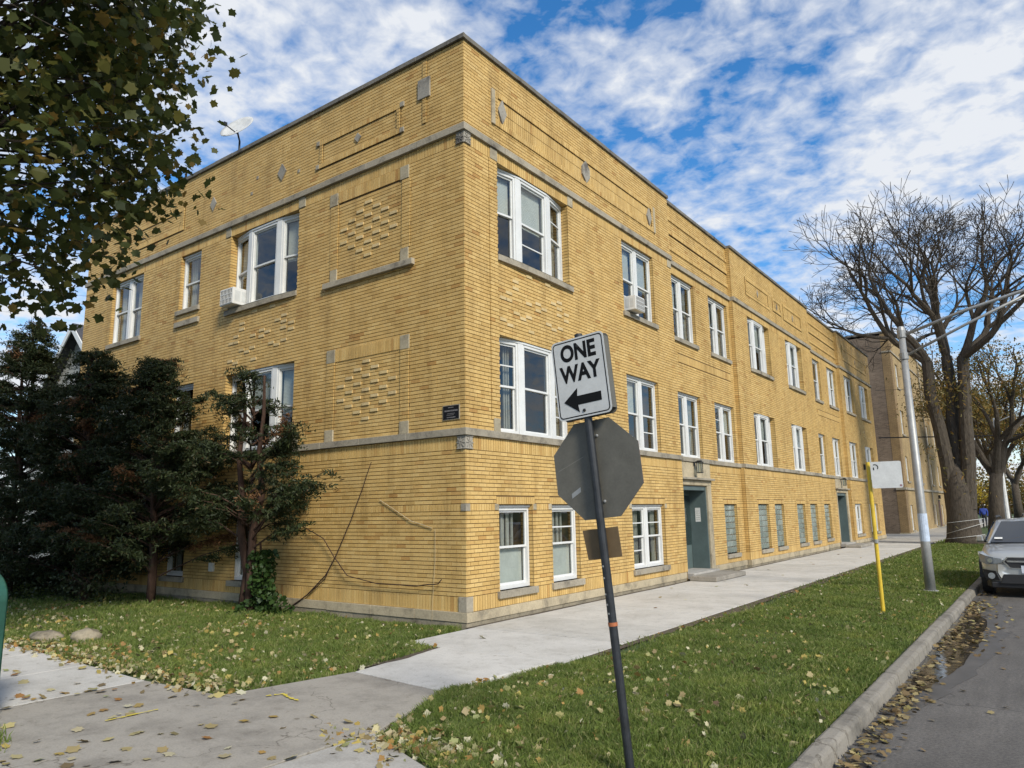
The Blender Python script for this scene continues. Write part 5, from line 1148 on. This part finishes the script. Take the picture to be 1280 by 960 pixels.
def leafy_tree(loc, h, seed, mt, nleaf, label, lsize=0.3, r0_=0.3, name='street_tree', lean=(0,0), group=None):
    t_ = thing(name, label, 'tree', loc, group=group); rnd = random.Random(seed)
    b = MB(); b.tube([(0,0,-0.1),(lean[0]*0.3,lean[1]*0.3,h*0.14),(lean[0],lean[1],h*0.30)], [r0_*1.35,r0_,r0_*0.85], 12); b.obj('trunk', 'bark', t_, smooth=True)
    b = MB(); tips = []
    sp_ = dict(levels=5, kids=[3,3,2,3,3], ang=[0.55,0.55,0.5,0.55,0.6], ratio=0.74, up=[0.05,0.04,0.04], wob=0.12, minr=0.014, taper=0.72)
    for i in range(3):
        a = i*2.1+rnd.random(); grow(b, Vector((lean[0],lean[1],h*0.27)), Vector((math.cos(a)*0.45,math.sin(a)*0.45,1)).normalized(), h*0.215, r0_*0.62, 1, sp_, tips, rnd)
    b.obj('branches', 'bark', t_)
    if nleaf:
        T = np.array([tuple(p) for p in tips]); P = T[rng.integers(0, len(T), nleaf)]+rng.normal(size=(nleaf,3))*np.array([0.4,0.4,0.35])
        V_, F_ = cards(P, OVAL, lsize, droop=0.6); mkobj('crown', npmesh('crown', V_, F_), mt, t_, kind='stuff')
    return t_
leafy_tree((5.02,38.6,-0.02), 11.5, 3, 'olive_leaf', 9000, 'half bare street tree with olive leaves right behind the big bare tree', 0.13, 0.36, lean=(0.3,0), group='trees along the parkway')
leafy_tree((4.3,58,-0.02), 13, 4, 'olive_leaf', 15000, 'olive leaved street tree standing beyond the white lamp pole', 0.15, 0.38, group='trees along the parkway')
leafy_tree((3.9,74,-0.02), 14, 5, 'olive_leaf', 14000, 'brownish street tree far along the parkway, past the walking person', 0.17, 0.42, group='trees along the parkway')
leafy_tree((4.4,92,-0.02), 14, 6, 'olive_leaf', 12000, 'hazy street tree at the far end of the parkway row', 0.20, 0.42, group='trees along the parkway')
leafy_tree((1.2,68,-0.02), 4.2, 8, 'yellow_leaf', 1600, 'small bright yellow tree far down beside the sidewalk', 0.16, 0.08, name='young_tree')
P = np.stack([rng.uniform(-26,16,26000), rng.uniform(150,175,26000), np.abs(rng.normal(0,4.2,26000))], -1); V_, F_ = cards(P, OVAL, 0.6)
o = mkobj('distant_trees', npmesh('distant_trees', V_, F_), 'olive_leaf', kind='stuff'); tag(o, 'distant mass of brown trees closing the street', 'trees')

# ------------------------------------------------------------------ maple over the corner
mp_ = thing('maple_tree', 'maple with large dark green leaves overhanging the lawn corner', 'tree', (-3.2,-7.05,-0.05))
b = MB(); b.tube([(0,0,-0.1),(0,0,0.4),(0.05,0.05,2.2),(0.1,0.1,4.2)], [0.42,0.30,0.25,0.22], 12); b.obj('trunk', 'dark_bark', mp_, smooth=True)
b = MB(); C0 = Vector((-0.95,-0.1,8.6)); rad = Vector((4.55,3.8,4.5)); cl = []
rnd = random.Random(5)
while len(cl) < 300:
    d = Vector((rnd.gauss(0,1),rnd.gauss(0,1),rnd.gauss(0,1))).normalized(); s = rnd.uniform(0.35,1.0)**0.5
    p = Vector((C0.x+d.x*rad.x*s, C0.y+d.y*rad.y*s, C0.z+d.z*rad.z*s))
    if p.z < 3.6 or p.x < -1.6 or p.z < 4.5+rnd.uniform(-0.8,0.5)+0.55*min(1.6, p.y+0.3): continue
    cl.append(p)
hubs = [Vector((0.1,0.1,4.0+i*0.8)) for i in range(6)]
for p in cl:
    h_ = hubs[min(5, max(0, int((p.z-4.6)/1.1)))]; q1 = h_.lerp(p, 0.4)+Vector((rnd.gauss(0,0.2),rnd.gauss(0,0.2),0.45)); q2 = h_.lerp(p, 0.75)+Vector((rnd.gauss(0,0.15),rnd.gauss(0,0.15),0.3))
    b.tube([h_,q1,q2,p,p+Vector((rnd.gauss(0,0.25),rnd.gauss(0,0.25),-0.35))], [0.036,0.020,0.010,0.005,0.003], 5, cap=False)
    for _ in range(2):
        e = p+Vector((rnd.gauss(0,0.5),rnd.gauss(0,0.5),rnd.gauss(-0.1,0.4))); b.tube([q2.lerp(p,0.6),(q2+e)/2+Vector((0,0,0.08)),e], [0.008,0.006,0.003], 3, cap=False)
b.obj('branches', 'dark_bark', mp_)
C = np.array([tuple(p) for p in cl]); P = C[rng.integers(0,len(C),24000)]+np.clip(rng.normal(size=(24000,3)),-1.5,1.5)*np.array([0.48,0.48,0.42])
Vm, Fm = cards(P, LEAF, 0.128, up_bias=0.5, droop=1.3, curl=0.25)
Pw = P+np.array([-3.2,-7.05,-0.05]); dC = Pw-np.array(CAM); zc = dC@np.array(fw); uc = dC@np.array(rr)/zc; vc = dC@np.array(uu)/zc
seen = (zc > 1) & (np.abs(uc) < 0.70) & (np.abs(vc) < 0.52); near = np.argsort(np.where(seen, zc, 1e9))[:300]
msk = np.ones(len(P), bool); msk[near] = False
mkobj('crown', npmesh('crown', Vm, Fm), 'maple_leaf', mp_, kind='stuff') if False else None
K = len(LEAF); Vr = Vm.reshape(-1, K, 3)
mkobj('crown', npmesh('crown', Vr[msk].reshape(-1,3), np.arange(msk.sum()*K).reshape(-1,K)), 'maple_leaf', mp_, kind='stuff')
lme = []
for i in range(6):
    v_, f_ = cards(np.zeros((1,3)), LEAF, 0.128, up_bias=0.6, droop=1.4, curl=0.25); lme.append(npmesh('leaf', v_, f_))
for k, i in enumerate(near):
    o = mkobj('leaf', lme[k % 6], 'maple_leaf', mp_); o.location = P[i]; o.rotation_euler = (random.uniform(-0.6,0.6), random.uniform(-0.6,0.6), random.uniform(0,6.28))

# ------------------------------------------------------------------ dark yews against the side wall
def yew(loc, h, R0, z0, seed, ncl, per, label, stems=1, skew=(0,0), arms=()):
    t_ = thing('yew_tree', label, 'tree', loc); rnd = random.Random(seed)
    b = MB()
    for s in range(stems):
        dx = (s-(stems-1)/2)*0.22; pts = [Vector((dx,0,-0.1))]
        for i in range(1, 7): pts.append(Vector((dx*(1+i*0.3)+rnd.gauss(0,0.05)+skew[0]*i/6, rnd.gauss(0,0.05)+skew[1]*i/6, h*0.97*i/6)))
        b.tube(pts, [0.10-0.013*i for i in range(7)], 8)
    b.obj('trunk', 'red_bark', t_, smooth=True)
    b = MB(); cl = []
    for k in range(ncl):
        f = rnd.random()**0.9; z = z0+(h-z0)*f; Rz = R0*(1-f)**0.6*rnd.uniform(0.45,1.08)+0.10; a = rnd.uniform(0,6.283)
        ex = Vector((skew[0]*f+Rz*math.cos(a), skew[1]*f+Rz*0.62*math.sin(a), z-0.15*Rz)); st_ = Vector((skew[0]*f,skew[1]*f,max(0.5,z-0.45*Rz)))
        cl.append((st_, ex))
    for ex in arms: cl += [(Vector((0,0,max(0.6,ex[2]-0.9))), Vector(ex))]*1
    pts_all = []; dead_all = []
    for ci, (st_, ex) in enumerate(cl):
        bag = dead_all if (ci % 23 == 7) else pts_all
        m_ = st_.lerp(ex, 0.5)+Vector((0,0,0.10)); b.tube([st_, m_, ex], [0.022,0.013,0.005], 4, cap=False)
        ln = (ex-st_).length; nt_ = max(5, int(per/26*min(1.5, 0.4+ln*0.5)))
        A, M, E = (np.array(v)[None] for v in (st_, m_, ex))
        s = np.array([rnd.uniform(0.40,1.0) for _ in range(nt_)])[:, None]; root = (1-s)**2*A+2*s*(1-s)*M+s**2*E
        ax_ = unit(E-A); ang = rng.uniform(-1.25,1.25,nt_); hd = np.arctan2(ax_[0,1], ax_[0,0])+ang
        L2 = rng.uniform(0.14,0.42,nt_); dirn = np.stack([np.cos(hd), np.sin(hd), rng.normal(-0.05,0.30,nt_)], -1)
        for i in range(nt_):                      # flat feathery twig
            k = 30; u_ = rng.random((k,1)); q = root[i]+dirn[i]*L2[i]*u_+rng.normal(size=(k,3))*np.array([0.045,0.045,0.018]); q[:,2] -= 0.10*(u_[:,0]*L2[i]/0.4)**2; bag.append(q)
    if dead_all: Vd, Fd = cards(np.concatenate(dead_all), NEED, 0.06, up_bias=0.9, droop=0.3); mkobj('dead_sprays', npmesh('dead_sprays', Vd, Fd), 'dead', t_, kind='stuff')
    b.obj('branches', 'red_bark', t_)
    P = np.concatenate(pts_all); V_, F_ = cards(P, NEED, 0.070, up_bias=0.9, droop=0.3); mkobj('crown', npmesh('crown', V_, F_), 'yew', t_, kind='stuff')
    return t_
yew((-4.75,-0.75,-0.03), 4.6, 1.9, 1.75, 1, 44, 430, 'open dark evergreen with bare lower stems, the one closest to the building corner', 2, (0.1,-0.1), arms=[(2.45,-0.2,2.55),(2.2,-0.3,2.35),(1.9,-0.1,2.3),(1.7,-0.4,2.15),(1.5,-0.1,2.45),(1.3,-0.2,3.3),(1.55,-0.1,3.45),(-0.1,-0.2,4.7),(0.1,-0.1,4.55),(1.0,0.0,3.6),(-1.0,-0.3,4.3),(1.2,-0.5,2.7)])
yew((-7.9,-0.9,-0.03), 5.2, 2.9, 1.6, 2, 185, 520, 'dense dark evergreen with reddish trunk in the middle of the side wall', 1, (0.1,-0.2))
yew((-10.9,-1.1,-0.03), 5.9, 3.0, 0.9, 3, 230, 520, 'broad dark evergreen hiding the wall left of the reddish trunk', 2, (0.1,-0.1))
yew((-13.8,-1.5,-0.03), 6.9, 3.1, 0.5, 4, 240, 520, 'tall dark evergreen by the far end of the side wall, before the gabled house', 2)
yew((-17.0,-1.7,-0.03), 6.6, 3.0, 0.3, 6, 170, 480, 'outermost dark evergreen in front of the gabled house', 2)
iv = thing('ivy', 'mound of bright green ivy climbing the base of the open evergreen', 'plant', (-4.45,-0.62,-0.02))
n = 1500; z = rng.random(n)**1.3*1.15; a = rng.uniform(0,6.28,n); r_ = ((0.34-0.22*z/1.15)*np.sqrt(rng.random(n))+0.04)*(1+0.5*np.sin(a*2+z*5)+0.25*np.sin(a*5-z*9))
V_, F_ = cards(np.stack([r_*np.cos(a), r_*np.sin(a), z], -1), LEAF, 0.075, droop=1.2, up_bias=0.3); mkobj('leaves', npmesh('leaves', V_, F_), 'ivy', iv, kind='stuff')
b = MB(); b.tube([(0,0,0),(-0.08,0.03,0.6),(-0.1,0.0,1.3)], 0.02, 6); b.obj('stem', 'red_bark', iv)
# low shrubs under the evergreens
for x, y, h_, lab in ((-12.2,-2.0,0.9,'low dark shrub with reddish leaves under the tall evergreen'),(-9.6,-1.5,0.7,'low straggly shrub at the foot of the broad evergreen')):
    sh = thing('shrub', lab, 'shrub', (x,y,-0.03)); n = 900; P = rng.normal(size=(n,3))*np.array([0.6,0.35,h_*0.3])+np.array([0,0,h_*0.5]); P[:,2] = np.abs(P[:,2]); V_, F_ = cards(P, OVAL, 0.08)
    mkobj('leaves', npmesh('leaves', V_, F_), 'yew', sh, kind='stuff'); b = MB()
    for _ in range(9): b.tube([(0,0,0),(random.gauss(0,0.25),random.gauss(0,0.15),h_*0.6),(random.gauss(0,0.5),random.gauss(0,0.3),h_)], 0.008, 4, cap=False)
    b.obj('stems', 'red_bark', sh)

# ------------------------------------------------------------------ grass and fallen leaves
def hz(x, y):
    i = np.clip(np.searchsorted(gy, y)-1, 0, len(gy)-2); j = np.clip(np.searchsorted(gx, x)-1, 0, len(gx)-2)
    fy = np.clip((y-gy[i])/(gy[i+1]-gy[i]), 0, 1); fx = np.clip((x-gx[j])/(gx[j+1]-gx[j]), 0, 1)
    return Z[i,j]*(1-fy)*(1-fx)+Z[i,j+1]*(1-fy)*fx+Z[i+1,j]*fy*(1-fx)+Z[i+1,j+1]*fy*fx
nz = np.vectorize(lambda x, y, s: mnoise.noise((x*s, y*s, 1.7)))
def in_lawn(x, y, e=0.0):
    xr = np.where(y > -1.5, 0.02, np.where(y > -3.16, 0.98-(y+3.16)*0.11, 0.66+(y+4.6)*0.215))-0.04+e
    return (x < xr) & (x > -16) & (y < -0.10) & (y > -4.60-0.02*np.maximum(0,-x)*0+0.04-e) & ~((x > -0.02) & (y > -1.52))
def in_park(x, y, e=0.0):
    xl = np.where(y > -1.5, 2.80, np.where(y > -3.3, 2.46+(y+3.3)*0.11, 2.46-(y+3.3)*0.37))-e
    return (x > xl) & (x < 5.905) & (y > -4.72-0.30*(x-2.93)-e) & (y < 36)
def scatter(n, x0, x1, y0, y1, fn):
    x = rng.uniform(x0,x1,n); y = rng.uniform(y0,y1,n); k = fn(x, y); return x[k], y[k]
def blades(x, y, hgt, wid, lean):
    n = len(x); a = rng.uniform(0,2*np.pi,n); h = hgt*rng.uniform(0.5,1.3,n)*np.clip(1.0+0.75*nz(x,y,1.3)+0.35*nz(x,y,4.0),0.45,1.8); w_ = wid*rng.uniform(0.7,1.3,n); z = hz(x,y)-0.01
    la = rng.uniform(0,2*np.pi,n); ln = lean*rng.uniform(0.1,1.2,n)*h
    B = np.stack([x,y,z],-1); S = np.stack([np.cos(a)*w_,np.sin(a)*w_,0*a],-1); M = B+np.stack([np.cos(la)*ln*0.35,np.sin(la)*ln*0.35,h*0.62],-1); T = B+np.stack([np.cos(la)*ln,np.sin(la)*ln,h*np.sqrt(np.maximum(0.1,1-(ln/h)**2*0.4))],-1)
    V_ = np.stack([B-S,B+S,M+S*0.75,T,M-S*0.75],1).reshape(-1,3); return V_, np.arange(n*5).reshape(n,5)
def grass_obj(name, chunks, label):
    V_, F_, o_ = [], [], 0
    for v, f in chunks: V_.append(v); F_.append(f+o_); o_ += len(v)
    tag(mkobj(name, npmesh(name, np.concatenate(V_), np.concatenate(F_)), 'grass', kind='stuff'), label, 'grass')
def patchy(x, y, s=0.9, lo=0.55):
    q = nz(x, y, s)*0.5+0.5; return rng.random(len(x)) < np.clip(lo+(q-0.28)*2.2, lo, 1)
ch = []
for (y0,y1,dn,hg,wd) in ((-5.8,-1.5,10500,0.066,0.0031),(-1.5,2.5,7000,0.066,0.0039),(2.5,8,3600,0.07,0.0058),(8,16,1700,0.075,0.0095),(16,36,620,0.08,0.016)):
    x, y = scatter(int(dn*3.2*(y1-y0)), 2.4, 5.905, y0, y1, lambda a, c: in_park(a, c)); k = patchy(x, y)
    edge = np.clip((x-(2.84+0.34*(nz(x*0+2, y, 0.8)*0.5+0.5)*(y > -1)))/0.25, 0.12, 1); k &= rng.random(len(x)) < np.where(y > -1.2, edge, 1)
    ch.append(blades(x[k], y[k], hg, wd, 0.9))
grass_obj('parkway_grass', ch, 'short green grass of the parkway between sidewalk and kerb')
ch = []
for (x0,x1,dn,hg,wd) in ((-2.5,1.0,4600,0.08,0.0048),(-6,-2.5,2800,0.085,0.0064),(-10,-6,1200,0.09,0.0090),(-16,-10,600,0.09,0.012)):
    x, y = scatter(int(dn*4.6*(x1-x0)), x0, x1, -4.65, -0.1, lambda a, c: in_lawn(a, c)); k = patchy(x, y, 0.8, 0.55); ch.append(blades(x[k], y[k], hg, wd, 0.9))
x = rng.normal(0.36,0.16,1500); y = rng.normal(-6.66,0.09,1500); ch.append(blades(x, y, 0.09, 0.005, 0.8))
ch[-1][0][:,2] += 0.03
grass_obj('lawn_grass', ch, 'lawn of longer green grass in front of the side wall')
def leaves(name, x, y, z, size, mt, label, ub=1.1, curl=0.5):
    V_, F_ = cards(np.stack([x,y,z],-1), LEAF, size, up_bias=ub, curl=curl); tag(mkobj(name, npmesh(name, V_, F_), mt, kind='stuff'), label, 'leaves')
x, y = scatter(1500, 2.4,5.87,-6,3, lambda a,c: in_park(a,c,0.06)); k = rng.random(len(x)) < np.clip(0.80-(y+5)*0.10+nz(x,y,0.8)*0.5, 0.10, 1); x, y = x[k], y[k]
x2, y2 = scatter(1000, 2.4,5.87,3,30, lambda a,c: in_park(a,c)); k = rng.random(len(x2)) < 0.30+0.5*(x2 > 5.0); x2, y2 = x2[k], y2[k]
x3, y3 = rng.normal(3.35,0.40,330), rng.normal(-4.78,0.16,330)
X_, Y_ = np.concatenate([x,x2,x3]), np.concatenate([y,y2,y3]); leaves('fallen_leaves', X_, Y_, hz(X_,Y_)+rng.uniform(0.008,0.052,len(X_)), 0.062, 'fallen', 'yellow and brown leaves scattered over the parkway grass')
x, y = scatter(3800, -13,1.0,-4.65,-0.3, lambda a,c: in_lawn(a,c,0.05)); k = rng.random(len(x)) < np.clip(0.60+(-3.0-y)*0.30+nz(x,y,0.9)*0.5, 0.14, 1); x, y = x[k], y[k]
x3 = rng.uniform(-6,0.7,520); y3 = -4.52+0.16*rng.normal(size=520)
X_, Y_ = np.concatenate([x,x3]), np.concatenate([y,y3]); leaves('fallen_leaves', X_, Y_, np.maximum(hz(X_,Y_)+rng.uniform(0.025,0.065,len(X_)), 0.012), 0.058, 'fallen', 'pale yellow leaves strewn over the lawn and its edge')
x, y = rng.uniform(-4,3.4,230), rng.uniform(-6.9,-4.4,230); kx = rng.random(230) < 0.35+0.6*(y < -5.3); x, y = x[kx], y[kx]; x2, y2 = rng.uniform(0.2,2.7,26), rng.uniform(-3,22,26)
X_, Y_ = np.concatenate([x,x2]), np.concatenate([y,y2]); leaves('fallen_leaves', X_, Y_, 0.014+0*X_, 0.085, 'fallen', 'single curled leaves lying on the concrete walks', 6.0, 0.22)
x, y = scatter(5200, 2.4,5.87,-6,16, lambda a,c: in_park(a,c,0.03)); x2, y2 = scatter(5200, -10,1.0,-4.65,-0.3, lambda a,c: in_lawn(a,c,0.03)); X_, Y_ = np.concatenate([x,x2]), np.concatenate([y,y2])
k = rng.random(len(X_)) < np.clip(0.45+0.8*nz(X_,Y_,0.9), 0.08, 1); X_, Y_ = X_[k], Y_[k]
leaves('leaf_scraps', X_, Y_, hz(X_,Y_)+rng.uniform(0.0,0.055,len(X_)), 0.030, 'fallen', 'small torn scraps of pale leaves caught in the grass', 0.3, 0.8)
n = 2200; y = rng.uniform(-6.5,12,n); q = np.abs(rng.normal(0,1,n)); x = 6.125+q*(0.11+0.06*(nz(y*0,y,0.7)+0.5)+0.16*np.exp(-((y-4.5)/3.2)**2)); k = rng.random(n) < np.clip(0.55+0.9*nz(x*0,y,0.55), 0.15, 1); x, y = x[k], y[k]
x2, y2 = rng.uniform(6.2,9,130), rng.uniform(-6,12,130)
X_, Y_ = np.concatenate([x,x2]), np.concatenate([y,y2]); leaves('gutter_leaves', X_, Y_, -0.116+rng.uniform(0,0.03,len(X_))*(X_ < 6.5), 0.058, 'gutter_leaf', 'drift of brown and yellow leaves in the gutter by the kerb', 4.0, 0.25)
